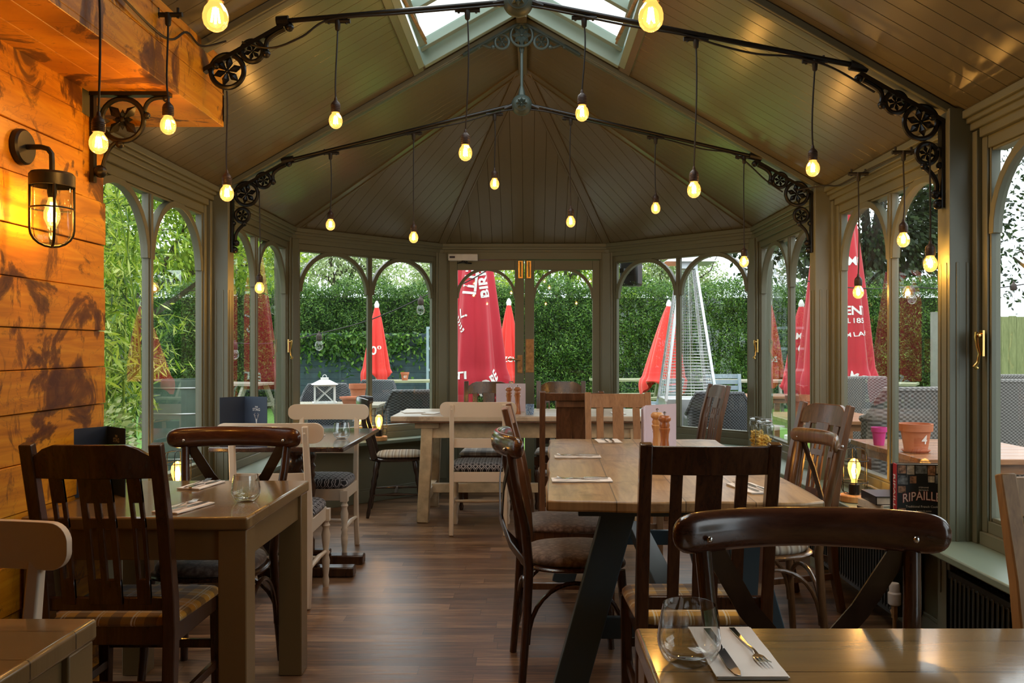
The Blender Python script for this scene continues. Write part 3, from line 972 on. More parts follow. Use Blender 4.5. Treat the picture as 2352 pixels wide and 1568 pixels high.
# square bracket under the orange beam
t = thing('iron_bracket', (XW + 0.0, 3.20, ZB), label='square cornered black iron bracket under the orange beam against the board wall', cat='bracket', group='cast iron roof brackets')
b = MB()
b.box(0, 0.29, -0.018, 0.018, -0.014, 0); b.box(0, 0.014, -0.012, 0.012, -0.33, 0); b.ball((0.275, 0, -0.022), 0.014, 8, 6); b.ball((0.034, 0, -0.29), 0.024, 8, 6)
b.build('mounting_bar', M['iron'], t)
b = MB(); b.ring((0.115, 0, -0.10), 0.078, 0.010, 'Y', 28, 8); g = b.build('ring', M['iron'], t)
b = MB(); rosette(b, 0.115, -0.10, 0.075, -0.014, 0.014, 4, None, PI / 4); rosette(b, 0.115, -0.10, 0.04, -0.016, 0.016, 4, None, 0)
b.build('flower', M['iron'], g)
b = MB(); b.tube(bez((0.195, 0, -0.07), (0.20, 0, -0.02), (0.24, 0, -0.015), (0.28, 0, -0.02)), 0.008, 8); b.ball((0.205, 0, -0.085), 0.013, 8, 6); b.build('scroll', M['iron'], t)
b = MB(); b.tube(bez((0.095, 0, -0.18), (0.06, 0, -0.20), (0.05, 0, -0.24), (0.04, 0, -0.28)), 0.008, 8); b.ball((0.105, 0, -0.19), 0.016, 8, 6); b.build('scroll', M['iron'], t)

# fretwork under the ridge with the drop rod
t = thing('ridge_ornament', (0, YB, ZR - 0.045), label='grey green iron fretwork of ringed flowers under the ridge below the skylight', cat='ornament')
for cx, cz, R in ((0, -0.075, 0.072), (-0.115, -0.115, 0.048), (0.115, -0.115, 0.048)):
    b = MB(); b.ring((cx, -0.03, cz), R - 0.007, 0.008, 'Y', 26, 8); g = b.build('ring', M['iron_green'], t)
    b = MB(); rosette(b, cx, cz, R - 0.01, -0.042, -0.018, 8 if cx == 0 else 6); b.build('flower', M['iron_green'], g)
for s in (-1, 1):
    b = MB()
    b.tube(bez((s * 0.165, -0.03, -0.135), (s * 0.19, -0.03, -0.17), (s * 0.21, -0.03, -0.12), (s * 0.25, -0.03, -0.135)) + bez((s * 0.25, -0.03, -0.135), (s * 0.28, -0.03, -0.15), (s * 0.30, -0.03, -0.165), (s * 0.33, -0.03, -0.18)), 0.008, 8)
    b.ball((s * 0.168, -0.03, -0.145), 0.014, 8, 6); b.ball((s * 0.252, -0.03, -0.146), 0.013, 8, 6)
    b.build('scroll', M['iron_green'], t)
    b = MB(); b.sweep([(0, -0.03, 0.0), (s * 0.34, -0.03, -0.34 * SLOPE)], 0.03, 0.012, (0, 1, 0)); b.build('mounting_bar', M['iron_green'], t)

def tie_rod(y, z_ball, ends, label, rod=None, mat=None):
    t = thing('tie_rod', (0, y, z_ball), label=label, cat='tie rod', group='iron tie rods across the roof')
    for x, z in ends:
        s = 1 if x > 0 else -1
        b = MB(); d = Vector((x, 0, z - z_ball))
        b.tube([Vector((s * 0.045, 0, 0.0)), d], 0.011, 10)
        b.tube([d * 0.965, d * 1.015], 0.022, 10)
        b.tube([Vector((s * 0.04, 0, 0)), Vector((s * 0.10, 0, (z - z_ball) * 0.10 / abs(x)))], [0.02, 0.012], 10)
        b.build('rod_arm', M['iron'], t)
    b = MB(); b.ball((0, 0, 0), 0.062, 24, 14, None, (1, 0.75, 1))
    b.ring((0, -0.035, 0), 0.040, 0.003, 'Y', 24, 6)
    rosette(b, 0, 0, 0.036, -0.062, -0.030, 8)
    b.build('boss', M['iron_green'], t)
    if rod:
        b = MB(); b.tube([(0, 0, 0.05), (0, 0, rod)], 0.009, 10)
        b.lathe([(0.0, 0.05), (0.022, 0.055), (0.016, 0.09), (0.009, 0.11)], 12)
        b.lathe([(0.009, rod - 0.12), (0.016, rod - 0.10), (0.016, rod - 0.02), (0.02, rod)], 12)
        b.build('drop_rod', M['iron_green'], t)
    return t
tie_rod(YA, 2.665, ((-0.95, 2.585), (1.375, 2.405)), 'black iron tie rod nearer the camera with round boss below the skylight', 0.50)
tie_rod(YB, 2.702, ((-1.38, 2.375), (1.38, 2.395)), 'black iron tie rod farther off, its embossed boss hanging below the ridge fretwork', 0.42)

def rod_z(y, x):
    if y == YA:
        return 2.665 + ((2.585 - 2.665) * (-x) / 0.95 if x < 0 else (2.405 - 2.665) * x / 1.375)
    return 2.702 + ((2.375 - 2.702) * (-x) / 1.38 if x < 0 else (2.395 - 2.702) * x / 1.38)

# ---- hanging bulbs -----------------------------------------------
BULB_GLASS = [(0.0135, 0.0), (0.0165, -0.006), (0.0235, -0.016), (0.0268, -0.028), (0.0268, -0.038), (0.0238, -0.050), (0.0168, -0.0585), (0.008, -0.0635), (0.0, -0.064)]
def bulb_parts(t, z, lit=True, s=1.0, socket='socket'):
    b = MB(); b.lathe([(0.0035 * s, z + 0.062 * s), (0.006 * s, z + 0.056 * s), (0.007 * s, z + 0.048 * s), (0.0165 * s, z + 0.038 * s), (0.019 * s, z + 0.03 * s), (0.019 * s, z + 0.004 * s), (0.0175 * s, z)], 18)
    for k in range(4): b.ring((0, 0, z + (0.009 + 0.006 * k) * s), 0.0188 * s, 0.0012 * s, 'Z', 18, 5)
    b.build('lamp_holder', M[socket], t)
    b = MB(); b.lathe([(r * s, z + h * s) for r, h in BULB_GLASS], 20, cap=False)
    g = b.build('bulb', M['bulb'] if lit else M['bulb_off'], t)
    if lit:
        b = MB()
        for k in range(4):
            a = k * PI / 2 + 0.4
            b.tube([(0.004 * s * math.cos(a), 0.004 * s * math.sin(a), z - 0.014 * s), (0.0085 * s * math.cos(a), 0.0085 * s * math.sin(a), z - 0.045 * s)], 0.0022 * s, 6)
        b.build('filament', M['bulbcore'], g)
    return g

def point(loc, w, parent=None, r=0.012, col=(1.0, 0.56, 0.20)):
    l = bpy.data.lights.new('bulb_light', 'POINT')
    l.energy = w; l.shadow_soft_size = r; l.color = col
    o = bpy.data.objects.new('bulb_light', l); COL.objects.link(o)
    o.location = loc
    if parent: o.parent = parent
    return o

def pendant(x, y, z_bulb, z_top, label, watts=None, dx=0.0, clamp=True, group='bulbs on drop cords'):
    """z_bulb = centre of the glass"""
    t = thing('pendant_bulb', (x, y, z_top), label=label, cat='light bulb', group=group)
    zc = z_bulb - z_top + 0.034
    rr = random.Random(int(abs(x * 1000) + y * 77))
    top = Vector((dx, 0, -0.03)); bot = Vector((0, 0, zc + 0.058)); Lc = top.z - bot.z
    w1 = rr.uniform(-0.012, 0.012); w2 = rr.uniform(-0.012, 0.012)
    b = MB(); b.tube(bez(top, (dx + w1, 0, top.z - Lc * 0.35), (w2, 0, bot.z + Lc * 0.3), bot, 12), 0.0034, 6)
    b.build('drop_cord', M['cable'], t)
    if clamp:
        b = MB(); b.lathe([(0.006, -0.045), (0.010, -0.04), (0.012, -0.012), (0.012, 0.0)], 10, T(dx, 0, 0))
        b.tube([(dx - 0.05, 0, -0.006), (dx + 0.05, 0, -0.006)], 0.009, 8)
        for q in (-0.035, 0.035): b.tube([(dx + q, 0, -0.018), (dx + q, 0, 0.018)], 0.005, 6)
        b.build('cord_connector', M['cable'], t)
    bulb_parts(t, zc)
    point((0, 0, zc - 0.036), watts or BULB_W, t)
    return t

def P2(px, py, Y): return ((px - 1216) / 2000 * Y + 0.045, 1.28 + (800 - py) / 2000 * Y)
A_ROW = [(771, 278, 'second'), (1069, 352, 'third'), (1337, 261, 'fourth'), (1594, 437, 'fifth'), (1867, 388, 'sixth')]
LBL_A = ['under the left arm of the nearer tie rod, clear of any window', 'on a long cord crossing the far tie rod left of its boss',
         'on a short cord just right of the far tie rod boss', 'on a long cord crossing the right arm of the far tie rod',
         'at the right end of the nearer tie rod']
for (px, py, _), lb in zip(A_ROW, LBL_A):
    x, z = P2(px, py, YA)
    pendant(x, YA, z, rod_z(YA, x) - 0.01, 'lit amber bulb ' + lb, dx=0.008)
B_ROW = [(759, 517), (950, 546), (1136, 423), (1311, 510), (1506, 479), (1709, 602)]
LBL_B = ['at the left end of the far tie rod', 'on the far tie rod, just above the left angled window',
         'on a short cord left of the far boss against the ceiling', 'on a long cord right of the far boss above the double doors',
         'from the far tie rod above the patio heater', 'at the right end of the far rod before the angled window']
for i, ((px, py), lb) in enumerate(zip(B_ROW, LBL_B)):
    x, z = P2(px, py, YB)
    zt = rod_z(YB, x) - 0.01 if abs(x) < 1.36 else 2.37
    pendant(x, YB - 0.0, z, zt, 'lit amber bulb ' + lb)
x, z = P2(596, 662, YB - 0.012); pendant(x, YB - 0.012, z, 2.225, 'lit amber bulb hanging low before the far left window beside the post', clamp=False)
x, z = P2(521, 445, 3.468); pendant(x, 3.468, z, 2.335, 'lit amber bulb on a long cord hung from the beam bracket', clamp=False)
x, z = P2(386, 289, 3.05); pendant(x, 3.05, z, P2(386, 30, 3.05)[1], 'lit amber bulb hanging against the side of the orange beam')
x, z = P2(217, 330, 2.58); pendant(x + 0.012, 2.58, z, 2.40, 'large looking lit amber bulb beside the wall lantern in front of the square bracket')
x, z = P2(495, 40, 1.86); pendant(x, 1.86, z, 2.60, 'large lit amber bulb cut by the top edge of the picture, left side')
x, z = P2(1495, 40, 1.86); pendant(x, 1.86, z, 2.66, 'large lit amber bulb cut by the top edge of the picture, right side')
# nearer rod (just above the picture)
tie_rod(1.87, 2.68, ((-1.22, 2.42), (1.36, 2.39)), 'iron tie rod just above the picture carrying the two largest bulbs')
x, z = P2(1970, 672, 4.41); pendant(x + 0.003, 4.41, z, 2.17, 'lit amber bulb hanging before the red parasol in the right window')
x, z = P2(2075, 552, 3.86); pendant(x, 3.86, z, 2.155, 'lit amber bulb hanging at the mullion of the right window, higher than its neighbours')
x, z = P2(2137, 607, 3.468); pendant(x, 3.468, z, 2.125, 'lit amber bulb hanging from the right bracket beside the near right post', clamp=False)

# ---- supply cable strung along rods and walls ---------------------
def cable(name, pts, label, r=0.0045):
    b = MB()
    P = [Vector(p) for p in pts]
    out = []
    for i in range(len(P) - 1):
        a = P[max(i - 1, 0)]; c = P[i]; d = P[i + 1]; e = P[min(i + 2, len(P) - 1)]
        for k in range(6):
            t = k / 6
            out.append(0.5 * ((2 * c) + (-a + d) * t + (2 * a - 5 * c + 4 * d - e) * t * t + (-a + 3 * c - 3 * d + e) * t ** 3))
    out.append(P[-1])
    b.tube(out, r, 6)
    o = b.build(name, M['cable'])
    return tag(o, label, 'cable', 'black festoon cables')
def along(y, xs, dz=None, dy=-0.012):
    return [(x, y + dy, rod_z(y, x) - 0.013 - (dz[i] if dz else 0)) for i, x in enumerate(xs)]
cable('festoon_cable', [(-1.10, YA - 0.01, 2.50), (-0.98, YA - 0.015, 2.475), (-0.86, YA - 0.015, 2.52)] + along(YA, [-0.75, -0.5, -0.3, -0.15, -0.05]) + along(YA, [0.06, 0.2, 0.45, 0.68, 0.8, 0.95, 1.1, 1.25], [0, 0, .004, 0, .014, .02, .004, .018]) + [(1.42, YA - 0.01, 2.30)],
      'black festoon cable looping along the nearer tie rod')
cable('festoon_cable', along(YB, [-1.34, -1.1, -0.85, -0.6, -0.35, -0.1], [.01, 0, .006, 0, .01, 0]) + along(YB, [0.1, 0.35, 0.6, 0.85, 1.05, 1.25], [0, 0, 0, .004, .012, .004]) + [(1.42, YB - 0.02, 2.26), (1.52, YB - 0.02, 2.19)],
      'black festoon cable clipped to the farther tie rod')
cable('festoon_cable', [(1.60, YB - 0.03, 2.20), (1.72, 4.95, 2.205), (1.735, 4.75, 2.17), (1.735, 4.41, 2.17), (1.735, 4.12, 2.165), (1.735, 3.86, 2.155), (1.73, 3.62, 2.13), (1.67, 3.46, 2.07)],
      'black festoon cable sagging along the cornice of the right wall')
cable('festoon_cable', [(-1.235, 1.9, 2.49), (-1.235, 2.58, 2.40), (-1.235, 3.05, 2.37), (-1.235, 3.25, 2.46), (-1.235, 3.40, 2.46), (-1.16, 3.46, 2.50)],
      'black festoon cable hanging along the side of the orange boxed beam')

# ---- wall lantern -------------------------------------------------
wlx = XW
t = thing('wall_lantern', (XW, 2.745, 1.915), label='black swan neck wall lantern with caged glass on the orange board wall', cat='wall lamp')
MB().lathe([(0.0, 0.0), (0.056, 0.0), (0.056, 0.016), (0.050, 0.022), (0.0, 0.022)], 32, T(0.004, 0, 0) @ RY(PI / 2)).build('wall_plate', M['black'], t)
ax = 0.105
b = MB(); b.tube([(0.02, 0, 0), (0.07, 0, 0.0), (0.092, 0, -0.006), (0.104, 0, -0.022), (ax, 0, -0.05), (ax, 0, -0.085)], 0.0085, 10); b.build('arm', M['black'], t)
b = MB(); b.lathe([(0.0, -0.080), (0.060, -0.082), (0.066, -0.09), (0.066, -0.125), (0.06, -0.125), (0.06, -0.10), (0.0, -0.10)], 32, T(ax, 0, 0)); b.build('cap', M['black'], t)
b = MB()
for k in range(2):
    a = k * PI / 2 + 0.6
    pts = [(0.062, -0.12)] + [(0.062, -0.26)] + [(0.062 * math.cos(q), -0.26 - 0.055 * math.sin(q)) for q in [PI / 10 * i for i in range(1, 10)]] + [(-0.062, -0.26), (-0.062, -0.12)]
    b.tube([(ax + r * math.cos(a), r * math.sin(a), z) for r, z in pts], 0.0042, 8)
b.ring((ax, 0, -0.195), 0.062, 0.003, 'Z', 28, 6)
b.build('cage', M['black'], t)
b = MB(); b.lathe([(0.055, -0.12), (0.055, -0.26), (0.050, -0.285), (0.034, -0.305), (0.012, -0.308), (0.0, -0.309)], 28, T(ax, 0, 0), cap=False); b.build('glass_shade', M['thin'], t)
b = MB(); b.lathe([(0.014, -0.10), (0.014, -0.145), (0.011, -0.16)], 14, T(ax, 0, 0)); b.build('lamp_holder', M['black'], t)
b = MB(); b.lathe([(0.010, -0.158), (0.014, -0.175), (0.024, -0.205), (0.024, -0.225), (0.014, -0.25), (0.0, -0.256)], 18, T(ax, 0, 0), cap=False); g = b.build('bulb', M['bulb'], t)
b = MB()
for k in range(6):
    a = k * PI / 3; b.tube([(ax + 0.004 * math.cos(a), 0.004 * math.sin(a), -0.175), (ax + 0.011 * math.cos(a), 0.011 * math.sin(a), -0.235)], 0.0022, 6)
b.build('filament', M['bulbcore'], g)
point((ax, 0, -0.21), 11.0, t, 0.015, (1.0, 0.50, 0.13))

# ---- cage lamps on the sills -------------------------------------
def cage_lamp(loc, label, rz=0.0, w=1.6):
    t = thing('cage_lamp', loc, rz, label, 'lamp', 'wire cage lamps on the window sills')
    MB().lathe([(0.0, 0), (0.066, 0), (0.07, 0.004), (0.07, 0.03), (0.066, 0.035), (0, 0.035)], 32).build('wooden_base', M['mill_l'], t)
    MB().lathe([(0.026, 0.035), (0.026, 0.085), (0.02, 0.092), (0, 0.092)], 20).build('lamp_holder', M['black'], t)
    b = MB()
    for k in range(3):
        a = k * PI / 3
        pts = [(0.030, 0.04), (0.058, 0.045), (0.064, 0.06), (0.064, 0.24), (0.055, 0.258), (0.03, 0.264), (-0.03, 0.264), (-0.055, 0.258), (-0.064, 0.24), (-0.064, 0.06), (-0.058, 0.045), (-0.03, 0.04)]
        b.tube([(r * math.cos(a), r * math.sin(a), z) for r, z in pts], 0.0022, 6)
    for z in (0.10, 0.205): b.ring((0, 0, z), 0.066, 0.0022, 'Z', 32, 6)
    b.build('cage', M['black'], t)
    b = MB(); b.lathe([(0.013, 0.090), (0.014, 0.105), (0.026, 0.14), (0.031, 0.165), (0.028, 0.19), (0.014, 0.21), (0.0, 0.215)], 22, cap=False)
    g = b.build('bulb', M['bulb'], t)
    b = MB()
    for k in range(6):
        a = k * PI / 3
        b.tube([(0.004 * math.cos(a), 0.004 * math.sin(a), 0.115), (0.013 * math.cos(a), 0.013 * math.sin(a), 0.15), (0.005 * math.cos(a), 0.005 * math.sin(a), 0.185)], 0.0022, 6)
    b.build('filament', M['bulbcore'], g)
    point((0, 0, 0.15), w, t, 0.012, (1.0, 0.5, 0.14))
    return t
cage_lamp((1.66, 4.33, ZS), 'lit wire cage lamp on the right sill beside the cookery books', 0.3)
cage_lamp((-1.66, 4.22, ZS), 'wire cage lamp glowing on the left sill behind the table with the blue menu', 0.7)
cage_lamp((-1.20, 7.20, ZS), 'wire cage lamp glowing on the angled sill behind the spindle backed chair', 0.2)

# ================================================================== FURNITURE
def pad(b, w, d, z0, h, p=4.0, n=36, taper=1.0, Mx=None):
    """soft cushion: superellipse plan w x d, front (+y) wider when taper < 1"""
    prof = [(0.93, 0.0), (1.0, 0.25), (1.0, 0.5), (0.965, 0.75), (0.88, 0.93), (0.7, 1.03), (0.35, 1.1), (0.0, 1.12)]
    vs = []; fs = []
    for s, z in prof:
        for k in range(n):
            a = 2 * PI * k / n
            c, q = math.cos(a), math.sin(a)
            x = math.copysign(abs(c) ** (2 / p), c) * w / 2 * s
            y = math.copysign(abs(q) ** (2 / p), q) * d / 2 * s
            x *= taper + (1 - taper) * (y / d + 0.5)
            vs.append((x, y, z0 + h * z))
    for i in range(len(prof) - 1):
        for k in range(n):
            a = i * n + k; c = i * n + (k + 1) % n
            fs.append((a, c, c + n, a + n))
    fs.append(tuple(range(n - 1, -1, -1)))
    return b.add(vs, fs, Mx)

def ell_tube(b, pts, rv, rd, n=14, Mx=None, pw=1.0):
    """tube with vertical radius rv and horizontal radius rd per point, running roughly along x"""
    pts = [Vector(p) for p in pts]; m = len(pts); vs = []; fs = []
    for i, p in enumerate(pts):
        d = (pts[min(i + 1, m - 1)] - pts[max(i - 1, 0)]).normalized()
        h = Vector((0, 0, 1)).cross(d).normalized(); u = d.cross(h)
        for k in range(n):
            a = 2 * PI * k / n
            c = math.copysign(abs(math.cos(a)) ** pw, math.cos(a)); q = math.copysign(abs(math.sin(a)) ** pw, math.sin(a))
            vs.append(p + h * rd[i] * c + u * rv[i] * q)
    for i in range(m - 1):
        for k in range(n):
            a = i * n + k; c = i * n + (k + 1) % n
            fs.append((a, c, c + n, a + n))
    fs.append(tuple(range(n - 1, -1, -1))); fs.append(tuple((m - 1) * n + k for k in range(n)))
    return b.add(vs, fs, Mx)

TURN = [(0.014, 0.0), (0.018, 0.03), (0.013, 0.06), (0.017, 0.09), (0.021, 0.14), (0.015, 0.17), (0.021, 0.185), (0.014, 0.20), (0.018, 0.23), (0.023, 0.28), (0.015, 0.315), (0.022, 0.33), (0.015, 0.345), (0.021, 0.36)]
def turned(b, x, y, z1=0.42, r=1.0, Mx=None, tilt=None):
    s = z1 / 0.42
    Mt = T(x, y, 0)
    if tilt: Mt = T(x, y, 0) @ RX(tilt[0]) @ RY(tilt[1])
    if Mx is not None: Mt = Mx @ Mt
    b.lathe([(a * r, z * s) for a, z in TURN], 14, Mt)
    b.box(-0.021 * r, 0.021 * r, -0.021 * r, 0.021 * r, 0.355 * s, z1, Mt)

def post_path(x_seat=0.19, x_top=0.19, top=1.0, lean=0.30, foot=0.25):
    return [(x_seat, -foot, 0), (x_seat, -0.205, 0.2), (x_seat, -0.19, 0.42), (x_seat + (x_top - x_seat) * 0.2, -0.197, 0.52), (x_seat + (x_top - x_seat) * 0.6, -0.235, 0.75), (x_top, -lean, top)]

def slat_chair(loc, rz, label, wood_m='walnut', style='flat', seat='plaid_mustard', top=1.0, group=None, front='square', w=0.42, rail_m=None):
    t = thing('slat_back_chair', loc, rz, label, 'chair', group)
    wm = M[wood_m]; rm = M[rail_m] if rail_m else wm
    xs = w / 2 - 0.02
    for s in (-1, 1):
        b = MB()
        P = [(s * x, y, z) for x, y, z in post_path(xs, xs, top)]
        b.sweep(P, 0.038, [0.032, 0.036, 0.044, 0.044, 0.038, 0.03], (1, 0, 0))
        b.build('back_post', wm, t, bevel=0.004)
        b = MB()
        if front == 'square': b.sweep([(s * (xs + 0.005), 0.19, 0), (s * (xs + 0.005), 0.19, 0.42)], [0.03, 0.042], [0.03, 0.042], (1, 0, 0))
        else: turned(b, s * (xs + 0.005), 0.19, 0.42)
        b.build('leg', wm, t, bevel=0.003 if front == 'square' else 0)
    def yb(z):
        P = post_path(xs, xs, top)
        for a, c in zip(P, P[1:]):
            if a[2] <= z <= c[2]:
                k = (z - a[2]) / (c[2] - a[2]); return a[1] + (c[1] - a[1]) * k
        return P[-1][1]
    zr0 = top - (0.095 if style != 'panel' else 0.06); zr1 = top - 0.008
    if style == 'slots': zr0 = top - 0.105
    # top rail, curved slightly backwards
    b = MB(); N = 10
    vs = []; fs = []
    for i in range(N + 1):
        u = -1 + 2 * i / N
        x = u * (xs - 0.015); bow = -0.018 * (1 - u * u)
        zt = zr1
        if style == 'slots': zt = zr1 + (0.006 if abs(u) < 0.75 else -0.032 * (abs(u) - 0.75) / 0.25)
        for z in (zr0, zt):
            for th in (-0.011, 0.011):
                vs.append((x, yb(z) + bow + th, z))
    for i in range(N):
        a = i * 4
        for p, q in ((0, 1), (1, 3), (3, 2), (2, 0)): fs.append((a + p, a + q, a + 4 + q, a + 4 + p))
    fs += [(0, 2, 3, 1), (N * 4, N * 4 + 1, N * 4 + 3, N * 4 + 2)]
    b.add(vs, fs); b.build('top_rail', rm, t, bevel=0.003)
    zl = 0.50
    b = MB(); b.box(-xs, xs, yb(zl) - 0.01, yb(zl) + 0.01, zl - 0.02, zl + 0.02)
    b.build('lower_rail', wm, t, bevel=0.003)
    def slat(xc, wd, slots=0, nm='slat'):
        b = MB()
        zs = [zl, 0.58, 0.66, 0.74, 0.82, zr0 + 0.01]
        P = [(xc, yb(z) - 0.010 * (1 - (xc / xs) ** 2), z) for z in zs]
        if not slots: b.sweep(P, wd, 0.012, (1, 0, 0))
        else:
            n = slots + 1; sw = wd * 0.62 / n; gap = wd * 0.38 / slots
            for k in range(n):
                xo = -wd / 2 + sw / 2 + k * (sw + gap)
                b.sweep([(p[0] + xo, p[1], p[2]) for p in P], sw, 0.012, (1, 0, 0))
            b.sweep(P[:2], wd, 0.0122, (1, 0, 0)); b.sweep([P[3], ((P[3][0]), P[3][1] + (P[4][1] - P[3][1]) * 0.4, P[3][2] + 0.032)], wd, 0.0122, (1, 0, 0))
            b.sweep([P[-2], P[-1]], wd, 0.0122, (1, 0, 0))
        b.build(nm, wm, t, bevel=0.002, seg=1)
    if style == 'flat':
        for xc, wd in ((-0.097, 0.036), (0, 0.078), (0.097, 0.036)): slat(xc, wd)
    elif style == 'wide':
        for xc, wd in ((-0.115, 0.045), (0, 0.07), (0.115, 0.045)): slat(xc, wd)
    elif style == 'slots':
        slat(-0.115, 0.042, 1); slat(0.115, 0.042, 1); slat(0, 0.10, 2)
    elif style == 'panel':
        slat(-0.0, 0.20, 0, 'splat'); 
        b = MB(); b.box(-0.10, 0.10, yb(0.93) - 0.018, yb(0.93) + 0.004, 0.90, zr0 + 0.01); b.box(-0.003, 0.003, yb(0.75) - 0.019, yb(0.75), 0.55, 0.9)
        b.build('splat_moulding', wm, t)
    # seat
    b = MB(); b.box(-xs, xs, -0.19, -0.165, 0.37, 0.43); b.box(-xs - 0.01, xs + 0.01, 0.175, 0.20, 0.37, 0.43)
    b.box(-xs - 0.008, -xs + 0.015, -0.18, 0.18, 0.37, 0.43); b.box(xs - 0.015, xs + 0.008, -0.18, 0.18, 0.37, 0.43)
    b.build('seat_rail', wm, t, bevel=0.003)
    b = MB(); pad(b, w + 0.015, 0.40, 0.425, 0.035, 9, 40, 0.93); b.build('seat_pad', M[seat], t, smooth=60)
    for s in (-1, 1):
        b = MB(); b.box(s * xs - 0.009, s * xs + 0.009, -0.20, 0.18, 0.165, 0.195); b.build('stretcher', wm, t, bevel=0.003)
    b = MB(); b.box(-xs, xs, 0.18, 0.196, 0.235, 0.265); b.build('stretcher', wm, t, bevel=0.003)
    b = MB(); b.box(-xs, xs, -0.215, -0.20, 0.235, 0.265); b.build('stretcher', wm, t, bevel=0.003)
    return register(t)

def cross_chair(loc, rz, label, wood_m='walnut', rail_m='walnut_x', strap_m='black_brown', seat='velvet', group=None, rail_h=0.043, hw=0.275, top=0.956, thin=False):
    t = thing('cross_back_chair', loc, rz, label, 'chair', group)
    wm = M[wood_m]
    # rail
    N = 34; pts = []; rv = []; rd = []
    for i in range(N + 1):
        u = math.sin(PI / 2 * (-1 + 2 * i / N))
        e = max(0.0, 1 - abs(u) ** 16) ** 0.5
        pts.append((u * hw, -0.30 + 0.075 * u * u, top - rail_h - 0.005 * abs(u) ** 2.2))
        k = 0.05 + 0.95 * e
        if i in (0, N): k = 0.12
        rv.append(rail_h * k * (0.94 + 0.06 * abs(u))); rd.append((0.024 if not thin else 0.013) * (k if i not in (0, N) else 0.12))
    b = MB(); ell_tube(b, pts, rv, rd, 16, pw=0.9); b.build('top_rail', M[rail_m], t, smooth=50)
    for s in (-1, 1):
        b = MB(); b.tube([(s * 0.20, -0.22, 0), (s * 0.185, -0.20, 0.25), (s * 0.175, -0.19, 0.45), (s * 0.185, -0.205, 0.6), (s * 0.205, -0.245, 0.78), (s * 0.212, -0.262, top - rail_h * 1.6)], [0.015, 0.017, 0.018, 0.018, 0.017, 0.017], 12)
        b.build('back_post', wm, t)
        b = MB(); b.tube([(s * 0.195, 0.20, 0), (s * 0.17, 0.165, 0.43)], [0.014, 0.018], 12); b.build('leg', wm, t)
        # bentwood arch under the seat
        b = MB(); b.tube(bez((s * 0.185, -0.195, 0.16), (s * 0.18, -0.19, 0.46), (s * 0.18, 0.16, 0.46), (s * 0.188, 0.18, 0.16), 16), 0.009, 8)
        b.build('side_arch', wm, t)
        b = MB(); b.ball((s * 0.205, -0.262 - (0.014 if thin else 0.024) + (0.0), top - rail_h - 0.012), 0.007, 10, 6); b.build('screw', M['steel'], t); b = MB(); b.ball((s * 0.205, -0.226 + (0 if not thin else -0.016), top - rail_h - 0.012), 0.007, 10, 6)
        b.build('screw', M['steel'], t)
        b = MB()
        P = [(-s * 0.195, -0.262, top - rail_h * 1.7), (-s * 0.115, -0.282, 0.745), (0, -0.285 - 0.004 * s, 0.61), (s * 0.10, -0.255, 0.52), (s * 0.168, -0.20, 0.455)]
        b.sweep(P, 0.005, 0.042, (0, 1, 0.0)); b.build('cross_strap', M[strap_m], t)
    b = MB(); b.tube(bez((-0.19, 0.19, 0.18), (-0.18, 0.18, 0.44), (0.18, 0.18, 0.44), (0.19, 0.19, 0.18), 16), 0.009, 8); b.build('front_arch', wm, t)
    b = MB(); b.tube(bez((-0.19, -0.20, 0.18), (-0.18, -0.19, 0.42), (0.18, -0.19, 0.42), (0.19, -0.20, 0.18), 16), 0.009, 8); b.build('rear_arch', wm, t)
    b = MB(); pad(b, 0.44, 0.42, 0.425, 0.022, 2.6, 40, 0.9); b.build('seat_frame', wm, t, smooth=40)
    b = MB(); pad(b, 0.41, 0.39, 0.442, 0.045, 2.5, 40, 0.9); b.build('seat_pad', M[seat], t, smooth=60)
    return register(t)

